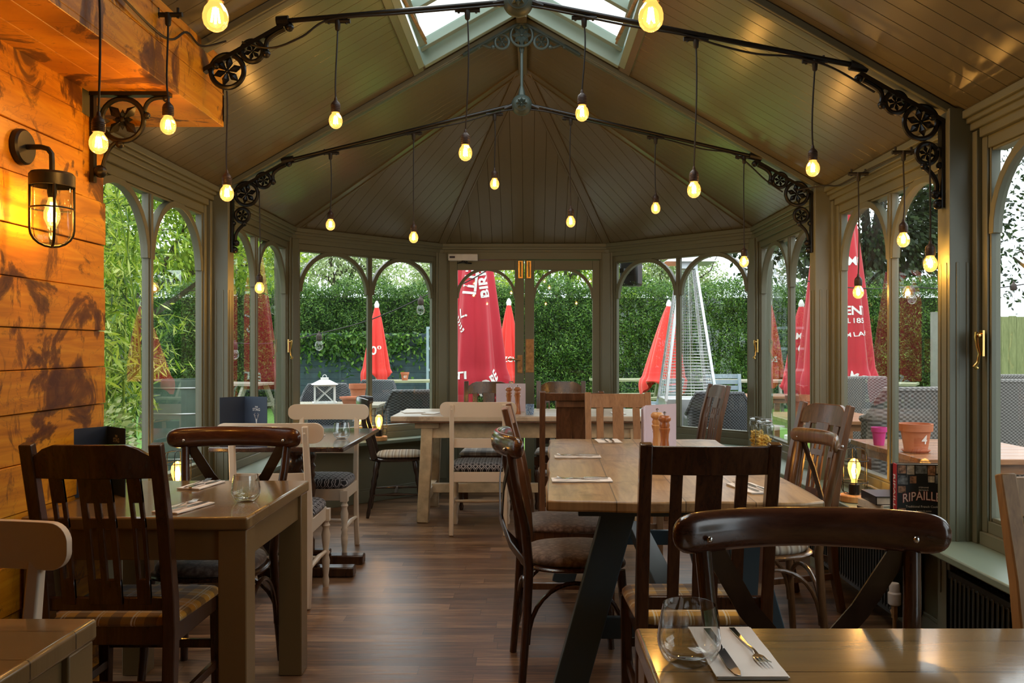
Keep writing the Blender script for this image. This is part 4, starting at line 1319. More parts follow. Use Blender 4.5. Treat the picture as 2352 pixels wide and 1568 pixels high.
def cream_chair(loc, rz, label, group=None, top=0.915):
    t = thing('cream_painted_chair', loc, rz, label, 'chair', group)
    wm = M['cream']
    for s in (-1, 1):
        b = MB(); b.sweep([(s * 0.185, -0.235, 0), (s * 0.185, -0.20, 0.22), (s * 0.185, -0.19, 0.42), (s * 0.183, -0.205, 0.56), (s * 0.178, -0.262, top - 0.015)], 0.030, [0.028, 0.034, 0.036, 0.034, 0.022], (1, 0, 0))
        b.build('back_post', wm, t, bevel=0.005)
        b = MB(); turned(b, s * 0.19, 0.18, 0.42, 1.05); b.build('leg', wm, t, smooth=50)
        b = MB(); b.lathe([(0.0, 0), (0.007, 0), (0.006, 0.004), (0, 0.006)], 10, T(s * 0.178, -0.283, top - 0.05) @ RX(PI / 2)); b.build('peg', wm, t)
        b = MB(); b.tube([(s * 0.186, -0.19, 0.19), (s * 0.188, 0, 0.20), (s * 0.189, 0.17, 0.19)], [0.009, 0.014, 0.009], 10); b.build('stretcher', wm, t)
    def curved(nm, x1, z0, z1, bow, yb, th=0.018, rr=0.0):
        b = MB(); N = 36; vs = []; fs = []
        for i in range(N + 1):
            u = math.sin(PI / 2 * (-1 + 2 * i / N))
            x = u * x1; y = yb - bow * (1 - u * u)
            dz = 0
            if rr:
                q = max(0.0, (abs(x) - (x1 - rr)) / rr); dz = rr * (1 - math.sqrt(max(0, 1 - q * q))) * 0.92
            for z in (z0 + dz, z1 - dz):
                for d in (-th / 2, th / 2): vs.append((x, y + d, z))
        for i in range(N):
            a = i * 4
            for p, q in ((0, 1), (1, 3), (3, 2), (2, 0)): fs.append((a + p, a + q, a + 4 + q, a + 4 + p))
        fs += [(0, 2, 3, 1), (N * 4, N * 4 + 1, N * 4 + 3, N * 4 + 2)]
        b.add(vs, fs); return b.build(nm, wm, t, bevel=0.004, smooth=40)
    curved('top_rail', 0.262, top - 0.10, top, 0.035, -0.228, 0.02, 0.045)
    curved('middle_rail', 0.175, 0.60, 0.665, 0.02, -0.200, 0.016)
    b = MB(); b.box(-0.18, 0.18, -0.195, -0.175, 0.36, 0.43); b.box(-0.19, 0.19, 0.17, 0.19, 0.36, 0.43); b.box(-0.195, -0.175, -0.18, 0.18, 0.36, 0.43); b.box(0.175, 0.195, -0.18, 0.18, 0.36, 0.43)
    b.build('seat_rail', wm, t, bevel=0.003)
    b = MB(); b.tube([(-0.185, -0.01, 0.20), (0, -0.01, 0.20), (0.185, -0.01, 0.20)], [0.009, 0.013, 0.009], 10); b.build('stretcher', wm, t)
    b = MB(); pad(b, 0.41, 0.39, 0.43, 0.058, 6, 40, 0.95); b.build('seat_pad', M['diamond'], t, smooth=60)
    return register(t)

def spindle_chair(loc, rz, label):
    t = thing('spindle_leg_chair', loc, rz, label, 'chair')
    wm = M['black_brown']
    b = MB(); pad(b, 0.42, 0.42, 0.42, 0.03, 2.8, 36, 0.95); b.build('seat', wm, t, smooth=40)
    b = MB(); pad(b, 0.39, 0.36, 0.449, 0.028, 4, 36, 1.0, T(0, 0.03, 0)); b.build('seat_pad', M['stripe'], t, smooth=60)
    for sx in (-1, 1):
        for sy in (-1, 1):
            b = MB(); a = Vector((sx * 0.20, sy * 0.21, 0)); c = Vector((sx * 0.14, sy * 0.14, 0.43))
            rs = [0.011, 0.016, 0.013, 0.018, 0.012, 0.018, 0.014, 0.020, 0.014, 0.020, 0.020, 0.016]
            b.tube([a + (c - a) * (i / 11) for i in range(12)], rs, 12); b.build('leg', wm, t, smooth=50)
        b = MB(); b.tube([(sx * 0.18, -0.165, 0.17), (sx * 0.178, -0.08, 0.172), (sx * 0.177, 0, 0.174), (sx * 0.178, 0.08, 0.172), (sx * 0.18, 0.165, 0.17)], [0.007, 0.009, 0.015, 0.009, 0.007], 10); b.build('stretcher', wm, t)
        b = MB(); b.sweep([(sx * 0.165, -0.16, 0.44), (sx * 0.17, -0.19, 0.56), (sx * 0.19, -0.235, 0.72), (sx * 0.20, -0.245, 0.84)], [0.05, 0.045, 0.034, 0.03], [0.03, 0.022, 0.018, 0.018], (0, 1, 0.2)); b.build('back_post', wm, t, bevel=0.004)
    b = MB(); b.tube([(-0.178, 0.0, 0.174), (0, 0, 0.172), (0.178, 0, 0.174)], [0.008, 0.015, 0.008], 10); b.build('stretcher', wm, t)
    for k in range(-1, 2):
        b = MB(); b.tube([(k * 0.075, -0.18, 0.44), (k * 0.082, -0.24, 0.64), (k * 0.085, -0.285 + 0.012 * abs(k), 0.84)], [0.008, 0.011, 0.007], 8); b.build('spindle', wm, t)
    N = 14; pts = []; rv = []; rd = []
    for i in range(N + 1):
        u = -1 + 2 * i / N
        pts.append((u * 0.235, -0.30 + 0.10 * u * u, 0.868)); k = 1 - 0.35 * abs(u) ** 4
        rv.append(0.042 * k); rd.append(0.010)
    b = MB(); ell_tube(b, pts, rv, rd, 12, pw=0.6); b.build('top_rail', wm, t, smooth=45)
    return register(t)

def painted_table(x0, x1, y0, y1, zt, label, top_m='taupe_top', leg=0.09):
    cx, cy = (x0 + x1) / 2, (y0 + y1) / 2; hx, hy = (x1 - x0) / 2, (y1 - y0) / 2
    t = thing('painted_table', (cx, cy, 0), 0, label, 'table')
    b = MB(); b.box(-hx, hx, -hy, hy, zt - 0.042, zt); b.build('table_top', M[top_m], t, bevel=0.008, seg=3)
    for sx in (-1, 1):
        for sy in (-1, 1):
            xa, xb = sorted((sx * (hx - 0.006), sx * (hx - 0.006 - leg))); ya, yb = sorted((sy * (hy - 0.006), sy * (hy - 0.006 - leg)))
            MB().box(xa, xb, ya, yb, 0, zt - 0.042).build('leg', M['taupe'], t, bevel=0.004)
    b = MB()
    for sy in (-1, 1):
        ya, yb = sorted((sy * (hy - 0.02), sy * (hy - 0.045))); b.box(-hx + leg, hx - leg, ya, yb, zt - 0.14, zt - 0.042)
    for sx in (-1, 1):
        xa, xb = sorted((sx * (hx - 0.02), sx * (hx - 0.045))); b.box(xa, xb, -hy + leg, hy - leg, zt - 0.14, zt - 0.042)
    b.build('apron', M['taupe'], t, bevel=0.003)
    return t

# --- tables
painted_table(-1.555, -0.84, 2.735, 3.50, 0.75, 'taupe painted table with one water glass against the orange board wall')
painted_table(-1.555, -0.805, 0.95, 1.715, 0.75, 'taupe painted table corner at the bottom left of the picture')
painted_table(0.245, 1.13, 0.90, 1.656, 0.75, 'taupe painted table in the foreground carrying a large stemless glass')

# trestle table
tt = thing('trestle_table', (0.605, 3.975, 0), -math.radians(1.6), 'scrubbed pine trestle table on slate blue splayed legs', 'table')
b = MB(); N = 24
hw_, hl = 0.475, 1.025
out = []
rr = random.Random(3)
for i in range(13): out.append((-hw_ + 2 * hw_ * i / 12, -hl + 0.012 * math.sin(i * 1.1) + (0.02 if i in (0, 12) else 0)))
for i in range(1, 12): out.append((hw_ + 0.006 * math.sin(i), -hl + 2 * hl * i / 12))
for i in range(13): out.append((hw_ - 2 * hw_ * i / 12, hl + 0.010 * math.sin(i * 1.3) - (0.03 if i in (0, 12) else 0)))
for i in range(1, 12): out.append((-hw_ + 0.006 * math.sin(i * 1.7), hl - 2 * hl * i / 12))
n = len(out)
b.add([(x, y, 0.722) for x, y in out] + [(x, y, 0.76) for x, y in out], [tuple(range(n - 1, -1, -1)), tuple(range(n, 2 * n))] + [(i, (i + 1) % n, n + (i + 1) % n, n + i) for i in range(n)])
b.build('table_top', M['pine_top'], tt, bevel=0.007, seg=2)
for sy in (-0.78, 0.78):
    for s in (-1, 1):
        b = MB(); b.sweep([(s * 0.40, sy, 0), (s * 0.20, sy, 0.722)], 0.065, 0.12, (0, 1, 0)); b.build('leg', M['blue_paint'], tt, bevel=0.004)
    MB().box(-0.33, 0.33, sy + 0.034, sy + 0.064, 0.20, 0.28).build('cross_rail', M['blue_paint'], tt, bevel=0.003); MB().box(-0.36, 0.36, sy - 0.05, sy + 0.05, 0.672, 0.722).build('cross_rail', M['blue_paint'], tt, bevel=0.003)
b = MB(); b.box(-0.045, 0.045, -0.75, 0.75, 0.285, 0.345); b.build('stretcher', M['blue_paint'], tt, bevel=0.003)

# farmhouse table at the back
ft = thing('farmhouse_table', (0.06, 6.76, 0), 0, 'long pale farmhouse table on worn cream legs in front of the glass doors', 'table')
MB().box(-1.03, 1.03, -0.41, 0.41, 0.745, 0.785).build('table_top', M['farm_top'], ft, bevel=0.008)
MB().box(-1.028, 1.028, -0.408, 0.408, 0.735, 0.745).build('top_edge', M['brown'], ft, bevel=0.002)
for sx in (-1, 1):
    for sy in (-1, 1):
        b = MB(); b.sweep([(sx * 0.80, sy * 0.34, 0), (sx * 0.77, sy * 0.30, 0.70)], 0.085, [0.085, 0.085], (0, 1, 0)); b.box(sx * 0.77 - 0.09, sx * 0.77 + 0.09, sy * 0.30 - 0.05, sy * 0.30 + 0.05, 0.69, 0.735)
        b.build('leg', M['worn_cream'], ft, bevel=0.006)
    b = MB(); b.box(sx * 0.79 - 0.03, sx * 0.79 + 0.03, -0.30, 0.30, 0.15, 0.22); b.build('foot_rail', M['worn_cream'], ft, bevel=0.004)
b = MB(); b.box(-0.77, 0.77, -0.03, 0.03, 0.165, 0.235); b.build('stretcher', M['worn_cream'], ft, bevel=0.004)
b = MB(); b.box(-0.77, 0.77, -0.33, -0.305, 0.62, 0.735); b.box(-0.77, 0.77, 0.305, 0.33, 0.62, 0.735); b.build('apron', M['worn_cream'], ft)

# dark topped table by the left window
dt = thing('pedestal_table', (-1.28, 5.05, 0), 0, 'dark polished table on turned pedestals between the two cream chairs at the left window', 'table')
MB().box(-0.34, 0.36, -0.54, 0.54, 0.742, 0.768).build('table_top', M['dark_top'], dt, bevel=0.006, seg=3)
for sy in (-0.14, 0.14):
    b = MB(); b.lathe([(0.045, 0.07), (0.045, 0.14), (0.03, 0.17), (0.05, 0.22), (0.036, 0.27), (0.03, 0.33), (0.045, 0.40), (0.055, 0.46), (0.04, 0.50), (0.05, 0.53), (0.04, 0.55), (0.052, 0.58), (0.04, 0.60), (0.055, 0.64), (0.04, 0.68), (0.06, 0.71), (0.06, 0.742)], 20, T(0, sy, 0)); b.build('turned_column', M['walnut'], dt, smooth=50)
    b = MB(); b.box(-0.30, 0.34, sy - 0.045, sy + 0.045, 0.0, 0.055); b.box(-0.14, 0.14, sy - 0.03, sy + 0.03, 0.055, 0.085); b.build('foot', M['walnut'], dt, bevel=0.008)

# --- chairs
G_SL = 'dark slat backed chairs'
slat_chair((-1.243, 2.86, 0), 0.0, 'dark walnut slat chair with tartan seat at the left taupe table', 'walnut', 'slots')
slat_chair((0.580, 2.87, 0), 0.0, 'dark chair with three flat slats at the near end of the pine table', 'walnut', 'flat')
c3 = cross_chair((-1.175, 3.36, 0), PI, 'dark cross back chair behind the left taupe table, facing us')
cross_chair((0.607, 1.50, 0), PI, 'large dark cross back chair with thick rounded rail behind the foreground table')
c8 = cross_chair((0.215, 3.50, 0), -PI / 2 + 0.10, 'dark cross back chair seen from the side at the left of the pine table')
slat_chair((0.235, 4.22, 0), -PI / 2 - 0.02, 'brown slat back chair with velvet seat behind the side-on cross back chair', 'brown', 'wide', 'velvet', 1.0, rail_m='tanw')
cc = cream_chair((-0.305, 6.18, 0), 0.0, 'cream painted chair in front of the farmhouse table, back to us')
copy_tree(cc, (-1.235, 4.50, 0), 0.03, 'nearer cream painted chair at the dark table by the left window, back to us')
copy_tree(cc, (-1.265, 5.452, 0), PI, 'farther cream painted chair at the dark table, its back against the left window')
copy_tree(cc, (-1.185, 1.60, 0), PI - 0.03, 'cream painted chair behind the bottom left table, only its curved rail and post showing')
spindle_chair((-0.99, 6.78, 0), -PI / 2 + 0.12, 'blackened spindle leg chair with striped seat at the left end of the farmhouse table')
d1 = slat_chair((-0.30, 7.10, 0), PI, 'dark slat back chair behind the farmhouse table in front of the left glass door', 'walnut', 'slots', 'plaid_grey', 1.0, 'pair of dark chairs behind the farmhouse table', 'turned')
copy_tree(d1, (0.305, 7.12, 0), PI - 0.03, 'dark slat back chair behind the farmhouse table, in front of the right glass door')
slat_chair((0.32, 5.95, 0), 0.0, 'brown chair with a solid centre splat standing between the pine table and the farmhouse table', 'brown', 'panel', 'velvet', 1.0)
slat_chair((0.605, 5.23, 0), PI, 'tan oak slat back chair at the far end of the pine table', 'tanw', 'wide', 'velvet', 1.0)
slat_chair((1.22, 6.70, 0), PI / 2 + 0.15, 'dark slat back chair seen edge-on at the right end of the farmhouse table', 'brown', 'slots', 'velvet', 1.0)
cross_chair((1.02, 3.70, 0), PI / 2 + 0.05, 'elm cross back chair with thin bent rail right of the pine table', 'bent', 'bent', 'black_brown', 'stripe', rail_h=0.034, hw=0.25, top=0.93, thin=True)
slat_chair((1.265, 4.33, 0), PI / 2 + 0.30, 'brown high backed slat chair behind the elm cross back chair, near the right window', 'brown', 'slots', 'velvet', 1.0)
slat_chair((1.355, 1.75, 0), PI, 'brown chair cut by the right edge of the picture, only its back post showing', 'honey', 'wide', 'velvet', 0.985)
slat_chair((0.630, 1.07, 0), 0.0, 'dark chair in front of the foreground table, only the top of its post showing', 'walnut', 'flat', 'plaid_mustard', 0.975)

# ================================================================== THINGS ON THE TABLES AND SILLS
tg = NT('clear_drinking_glass'); 
_g = tg.n('BsdfGlass'); _g.inputs['IOR'].default_value = 1.47; _g.inputs['Roughness'].default_value = 0.0
_tr = tg.n('BsdfTransparent'); _mx = tg.n('MixShader'); _mx.inputs[0].default_value = 0.55
tg.t.links.new(_tr.outputs[0], _mx.inputs[1]); tg.t.links.new(_g.outputs[0], _mx.inputs[2]); tg.t.links.new(_mx.outputs[0], tg.out.inputs[0])
M['tumbler'] = glass_arch('clear_drinking_glass', (0.97, 0.98, 0.98), 2.6, 0.0)

def tumbler(loc, label, s=1.0):
    b = MB()
    out = [(0.0, 0.0), (0.026, 0.0), (0.032, 0.004), (0.042, 0.014), (0.0485, 0.030), (0.049, 0.045), (0.0455, 0.068), (0.0405, 0.094)]
    inn = [(0.0390, 0.094), (0.0440, 0.068), (0.0472, 0.045), (0.0462, 0.032), (0.038, 0.019), (0.022, 0.013), (0.0, 0.012)]
    b.lathe([(r * s, z * s) for r, z in out + inn], 40, cap=False)
    o = b.build('water_glass', M['tumbler'], smooth=70)
    o.location = loc
    return tag(o, label, 'glass', 'stemless water glasses')
tumbler((0.313, 1.462, 0.75), 'large stemless water glass beside the napkin on the foreground table', 1.08)
tumbler((-0.935, 3.01, 0.75), 'stemless water glass near the corner of the left taupe table', 1.0)
tumbler((-1.018, 4.93, 0.768), 'stemless water glass on the dark table by the left window', 1.0)

def napkin(loc, rz, w, l, label, group='folded paper napkins'):
    b = MB(); N = 8
    for k, (dx, z) in enumerate(((0, 0.0), (0.002, 0.0018), (-0.001, 0.0036))):
        vs = []; fs = []
        for i in range(N + 1):
            y = -l / 2 + l * i / N
            for x in (-w / 2 + dx, w / 2 + dx): 
                for zz in (0, 0.0013): vs.append((x, y, z + zz + 0.0006 * math.sin(i * 1.7 + k)))
        for i in range(N):
            a = i * 4
            for p, q in ((0, 1), (1, 3), (3, 2), (2, 0)): fs.append((a + p, a + q, a + 4 + q, a + 4 + p))
        fs += [(0, 2, 3, 1), (N * 4, N * 4 + 1, N * 4 + 3, N * 4 + 2)]
        b.add([(x, y, z + 0.0008) for x, y, z in vs], fs)
    o = b.build('napkin', M['napkin']); o.location = loc; o.rotation_euler = (0, 0, rz)
    return tag(o, label, 'napkin', group)

def fork_mesh():
    b = MB()
    P = [(0, -0.095, 0.002), (0, -0.05, 0.002), (0, 0.0, 0.003), (0, 0.035, 0.006), (0, 0.05, 0.004)]
    b.sweep(P, [0.011, 0.009, 0.005, 0.005, 0.008], [0.0025, 0.0025, 0.003, 0.003, 0.002], (1, 0, 0))
    b.sweep([(0, 0.05, 0.004), (0, 0.057, 0.003), (0, 0.064, 0.003)], [0.008, 0.020, 0.0215], 0.0018, (1, 0, 0))
    for k in range(4):
        x = -0.0092 + 0.00613 * k
        b.sweep([(x, 0.063, 0.003), (x, 0.08, 0.0035), (x * 0.95, 0.10, 0.008)], [0.0032, 0.003, 0.0016], 0.0016, (1, 0, 0))
    return b
def knife_mesh():
    b = MB()
    b.sweep([(0, -0.105, 0.0035), (0, -0.06, 0.004), (0, -0.01, 0.0035)], [0.013, 0.012, 0.009], [0.006, 0.007, 0.006], (1, 0, 0))
    b.add([(-0.0075, -0.01, 0.002), (0.0075, -0.01, 0.002), (0.0085, 0.07, 0.002), (0.004, 0.10, 0.002), (-0.0035, 0.108, 0.002), (-0.0075, 0.09, 0.002)] +
          [(-0.0075, -0.01, 0.004), (0.0075, -0.01, 0.003), (0.0085, 0.07, 0.0026), (0.004, 0.10, 0.0026), (-0.0035, 0.108, 0.003), (-0.0075, 0.09, 0.0036)],
          [(5, 4, 3, 2, 1, 0), (6, 7, 8, 9, 10, 11)] + [(i, (i + 1) % 6, 6 + (i + 1) % 6, 6 + i) for i in range(6)])
    return b
F0 = fork_mesh().build('fork', M['steel'], bevel=0.0006, smooth=50); K0 = knife_mesh().build('knife', M['steel'], bevel=0.0006, smooth=50)
first = {'fork': F0, 'knife': K0}; used = set()
def cutlery(kind, loc, rz, label, tilt=0.0, s=1.0):
    o = first[kind]
    if kind in used: o = first[kind].copy(); COL.objects.link(o)
    used.add(kind)
    o.location = loc; o.rotation_euler = (tilt, 0, rz); o.scale = (s, s, s)
    return tag(o, label, kind, kind + 's laid on napkins')
def setting(x, y, z, rz, lb, w=0.085, l=0.21, tilt=0.0):
    napkin((x, y, z + 0.0005), rz, w, l, 'folded white napkin ' + lb)
    ux, uy = math.cos(rz), math.sin(rz)
    cutlery('fork', (x - 0.018 * ux, y - 0.018 * uy, z + 0.0068), rz + 0.03, 'fork on the napkin ' + lb, tilt)
    cutlery('knife', (x + 0.018 * ux, y + 0.018 * uy, z + 0.0062), rz - 0.05, 'knife on the napkin ' + lb)
napkin((0.402, 1.515, 0.7505), 0.0, 0.115, 0.25, 'large white napkin under cutlery on the foreground table')
cutlery('fork', (0.428, 1.53, 0.7568), PI + 0.06, 'fork on the large napkin of the foreground table', 0.0, 1.0)
cutlery('knife', (0.376, 1.50, 0.7563), PI + 0.02, 'knife on the large napkin of the foreground table', 0.0, 1.05)
setting(-1.10, 2.885, 0.75, -0.25, 'near the edge of the left taupe table', 0.095, 0.20)
setting(-1.22, 3.36, 0.75, -0.15, 'at the far side of the left taupe table', 0.09, 0.2)
setting(0.250, 3.42, 0.76, PI / 2 + 0.02, 'nearest on the left edge of the pine table', 0.10, 0.235, 0.06)
setting(0.275, 4.16, 0.76, PI / 2 + 0.0, 'farther along the left edge of the pine table', 0.10, 0.22, 0.06)
setting(0.485, 4.86, 0.76, 0.05, 'at the far end of the pine table', 0.13, 0.19)
setting(0.865, 3.22, 0.76, 0.18, 'at the right side of the pine table behind the chair slats', 0.10, 0.23)
setting(-1.21, 5.03, 0.768, -0.1, 'on the dark table by the left window', 0.09, 0.2)
setting(0.72, 6.62, 0.785, 0.0, 'at the right of the farmhouse table', 0.10, 0.2)
napkin((-0.86, 6.75, 0.7855), 0.3, 0.16, 0.22, 'white paper napkin spread at the left end of the farmhouse table')
napkin((-0.70, 6.62, 0.7855), -0.2, 0.10, 0.2, 'white paper napkin beside the spread one on the farmhouse table')

def stag_print(b, Mx):
    """small silver heading and antlered head"""
    for txt, z, s in (('THE', 0.158, 0.011), ('STAG', 0.143, 0.021)):
        tv, tf = text_mesh(txt, s, bold=0.0004)
        b.add([(u, 0, z + v) for u, v, _ in tv], tf, Mx)
    for sx in (-1, 1):
        b.tube([(sx * 0.002, 0, 0.092), (sx * 0.010, 0, 0.100), (sx * 0.013, 0, 0.112), (sx * 0.010, 0, 0.125)], 0.0009, 4, Mx)
        b.tube([(sx * 0.011, 0, 0.103), (sx * 0.006, 0, 0.112)], 0.0008, 4, Mx); b.tube([(sx * 0.012, 0, 0.108), (sx * 0.018, 0, 0.118)], 0.0008, 4, Mx)
        b.add([(sx * 0.002, 0, 0.090), (sx * 0.009, 0, 0.092), (sx * 0.003, 0, 0.085)], [(0, 1, 2)], Mx)
    b.add([(-0.005, 0, 0.090), (0.005, 0, 0.090), (0.004, 0, 0.076), (0.0015, 0, 0.066), (-0.0015, 0, 0.066), (-0.004, 0, 0.076)], [(0, 1, 2, 3, 4, 5)], Mx)
    b.add([(-0.025, 0, 0.056), (0.025, 0, 0.056), (0.025, 0, 0.0548), (-0.025, 0, 0.0548)], [(0, 1, 2, 3)], Mx)

def menu_card(loc, a1, a2, w, h, label, mat='navy', print_=True, pages=False):
    """card opened in a V, standing on its lower edges; a1/a2 are the leaf directions"""
    t = thing('menu_card', loc, 0, label, 'menu', 'menus standing on the tables')
    for i, a in enumerate((a1, a2)):
        Mx = RZ(a)
        MB().box(0.0, w, -0.0012, 0.0012, 0, h, Mx).build('leaf', M[mat], t)
        if pages and i == 0:
            b = MB()
            for k in range(4): b.box(0.004, w - 0.004 * k, -0.004 - 0.002 * k, -0.003 - 0.002 * k, 0.003, h - 0.004, Mx)
            b.build('pages', M['lav'], t)
            b = MB()
            for k in range(22):
                z = h * 0.9 - k * h * 0.036
                b.box(0.02, 0.02 + (w - 0.05) * (0.5 + 0.5 * ((k * 7) % 5) / 5), -0.0118, -0.0112, z, z + h * 0.011, Mx)
            b.build('print', M['ink'], t)
    return t
mc = menu_card((-1.505, 3.20, 0.75), math.radians(-118), math.radians(-42), 0.150, 0.245, 'navy menu card standing open against the board wall on the left taupe table')
b = MB(); stag_print(b, RZ(math.radians(-42)) @ T(0.078, -0.002, 0.055)); b.build('silver_print', M['silver_print'], mc, smooth=0)
mc = menu_card((-1.545, 4.86, 0.768), math.radians(-128), math.radians(-22), 0.155, 0.245, 'navy menu card standing open on the dark table by the left window')
b = MB(); stag_print(b, RZ(math.radians(-22)) @ T(0.083, -0.002, 0.03)); b.build('silver_print', M['silver_print'], mc, smooth=0)
mc = menu_card((0.625, 4.36, 0.76), math.radians(-100), math.radians(38), 0.225, 0.235, 'lavender white menu booklet standing open behind the two mills on the pine table', 'lav', pages=True)
b = MB(); b.box(0.05, 0.10, -0.0022, -0.0018, 0.098, 0.102, RZ(math.radians(38))); b.build('print', M['ink'], mc)
menu_card((-0.10, 6.86, 0.785), math.radians(195), math.radians(-18), 0.12, 0.22, 'lavender white menu booklet behind the mills on the farmhouse table', 'lav', pages=False)

def pepper_mill(loc, h, label, mat):
    t = thing('pepper_mill', loc, 0, label, 'pepper mill', 'wooden pepper mills')
    k = h / 0.23
    b = MB(); b.lathe([(0.0, 0), (0.030 * k, 0), (0.031 * k, 0.012 * k), (0.027 * k, 0.03 * k), (0.022 * k, 0.065 * k), (0.0185 * k, 0.095 * k), (0.020 * k, 0.125 * k), (0.0255 * k, 0.145 * k), (0.0265 * k, 0.150 * k), (0.022 * k, 0.1535 * k), (0.0, 0.1535 * k)], 28); b.build('mill_body', M[mat], t, smooth=50)
    b = MB(); b.lathe([(0.021 * k, 0.154 * k), (0.0245 * k, 0.165 * k), (0.021 * k, 0.176 * k), (0.0205 * k, 0.180 * k), (0.029 * k, 0.188 * k), (0.030 * k, 0.200 * k), (0.022 * k, 0.210 * k), (0.0, 0.212 * k)], 28); b.build('mill_head', M[mat], t, smooth=50)
    b = MB(); b.lathe([(0.003, 0.211 * k), (0.003, 0.219 * k), (0.007, 0.222 * k), (0.007, 0.226 * k), (0.0, 0.23 * k)], 12); b.build('knob', M['steel'], t)
pepper_mill((0.672, 4.04, 0.76), 0.228, 'orange brown pepper mill in front of the pale one on the pine table', 'mill_d')
pepper_mill((0.655, 4.16, 0.76), 0.235, 'pale beech pepper mill behind the orange brown one on the pine table', 'mill_l')
pepper_mill((-0.112, 6.66, 0.785), 0.215, 'orange brown pepper mill left of its twin on the farmhouse table', 'mill_d')
pepper_mill((-0.046, 6.58, 0.785), 0.222, 'orange brown pepper mill beside the blue cup on the farmhouse table', 'mill_d')
t = NT('blue_speckled_glaze'); _n = t.noise(t.co(), 160, 2); M['blueglass'] = t.fin(t.ramp(_n, [(0.4, (0.05, 0.12, 0.28)), (0.6, (0.35, 0.50, 0.68))]), 0.2)
b = MB(); b.lathe([(0.0, 0), (0.027, 0), (0.031, 0.03), (0.033, 0.078), (0.030, 0.078), (0.028, 0.03), (0.0, 0.006)], 24, cap=False); o = b.build('blue_cup', M['blueglass']); o.location = (0.048, 6.52, 0.785)
tag(o, 'small blue speckled cup on the farmhouse table in front of the doors', 'cup')

# jars of pasta on the right far sill
M['pasta'] = plain('golden_dry_pasta', (0.78, 0.50, 0.10), 0.5, 0, 0.15)
def jar(loc, label, fill, plabel, r=0.062, h=0.27):
    t = thing('storage_jar', loc, 0, label, 'jar', 'clip top jars of pasta')
    MB().lathe([(0.0, 0), (r * 0.94, 0), (r, 0.008), (r, h * 0.78), (r * 0.93, h * 0.84), (r * 0.82, h * 0.86), (r * 0.82, h * 0.89)], 32, cap=False).build('jar_body', M['jar'], t, smooth=50)
    MB().lathe([(r * 0.86, h * 0.895), (r * 0.9, h * 0.91), (r * 0.86, h * 0.955), (r * 0.5, h * 0.985), (0.0, h)], 32, cap=False).build('jar_lid', M['jar'], t, smooth=50)
    b = MB(); b.ring((0, 0, h * 0.885), r * 0.86, 0.0018, 'Z', 28, 5); b.tube([(r * 0.86, 0, h * 0.9), (r * 1.08, 0, h * 0.82), (r * 1.04, 0, h * 0.7)], 0.0016, 5); b.tube([(-r * 0.86, 0, h * 0.86), (-r * 0.9, 0, h * 1.0), (0, 0, h * 1.01), (r * 0.9, 0, h * 1.0), (r * 0.86, 0, h * 0.86)], 0.0014, 5)
    b.build('wire_clip', M['steel'], t)
    rr = random.Random(int(loc[1] * 100)); b = MB(); b2 = MB()
    for k in range(230):
        a = rr.uniform(0, 2 * PI); q = math.sqrt(rr.uniform(0.1, 1)) * (r - 0.022); z = rr.uniform(0.014, fill)
        u = Vector((rr.gauss(0, 1), rr.gauss(0, 1), rr.gauss(0, .6))).normalized() * 0.016; c = Vector((q * math.cos(a), q * math.sin(a), z))
        b.tube([c - u, c + u], 0.0058, 7)
    o = b.build('dry_pasta', M['pasta']); o.location = loc
    tag(o, plabel, 'pasta', kind='stuff')
jar((1.672, 6.03, ZS), 'nearer clip top glass jar of pasta on the sill by the right corner', 0.155, 'golden pasta tubes inside the nearer glass jar')
jar((1.672, 6.22, ZS), 'clip top glass jar of pasta standing behind the nearer jar', 0.17, 'golden pasta tubes inside the farther glass jar')

# cookery books on the right sill
M['bk_black'] = plain('black_book_cover', (0.015, 0.016, 0.02), 0.35)
M['bk_red'] = plain('red_book_spine', (0.50, 0.02, 0.03), 0.4)
M['page'] = plain('paper_page_edges', (0.70, 0.66, 0.56), 0.8, 0, 0.08, 60)
M['bk_photo1'] = plain('printed_food_photo_brown', (0.35, 0.20, 0.12), 0.4, 0, 0.9, 60)
M['bk_photo2'] = plain('printed_food_photo_pale', (0.55, 0.52, 0.45), 0.4, 0, 0.6, 60)
M['bk_photo3'] = plain('printed_food_photo_grey', (0.16, 0.19, 0.22), 0.4, 0, 0.8, 60)
M['bk_title'] = plain('coral_title_print', (0.80, 0.16, 0.14), 0.5)
bk = thing('cookery_book', (1.588, 3.655, ZS), math.radians(-6), 'thick black cookery book with red spine standing on the right sill', 'book', 'cookery books on the right sill')
W_, H_, D_ = 0.195, 0.275, 0.045
MB().box(0.004, W_ - 0.003, 0.003, D_ - 0.003, 0.004, H_ - 0.004).build('pages', M['page'], bk)
b = MB(); b.box(0, W_, 0, 0.003, 0, H_); b.box(0, W_, D_ - 0.003, D_, 0, H_); b.build('cover', M['bk_black'], bk)
MB().box(-0.003, 0.001, 0, D_, 0, H_).build('spine', M['bk_red'], bk)
tv, tf = text_mesh('RIPAILLES', 0.052, bold=0.0009); b = MB()
cx_ = W_ * 0.55
vs = []
for u, v, _ in tv:
    u *= 0.80; a = u * 3.6; R_ = 0.26; vs.append((cx_ + R_ * math.sin(u / R_) , -0.0012, 0.122 + v + 0.0 - (u * u) * 2.4 * 0 + 0.02 * math.cos(u * 14)))
b.add(vs, tf); b.build('cover_title', M['bk_title'], bk, smooth=0)
tv, tf = text_mesh('RIPAILLES', 0.052, bold=-0.0004); b = MB()
b.add([(cx_ + 0.26 * math.sin(u * .80 / .26), -0.002, 0.122 + v + 0.02 * math.cos(u * .80 * 14)) for u, v, _ in tv], tf); b.build('cover_title_fill', M['chalk'], bk, smooth=0)
b = MB()
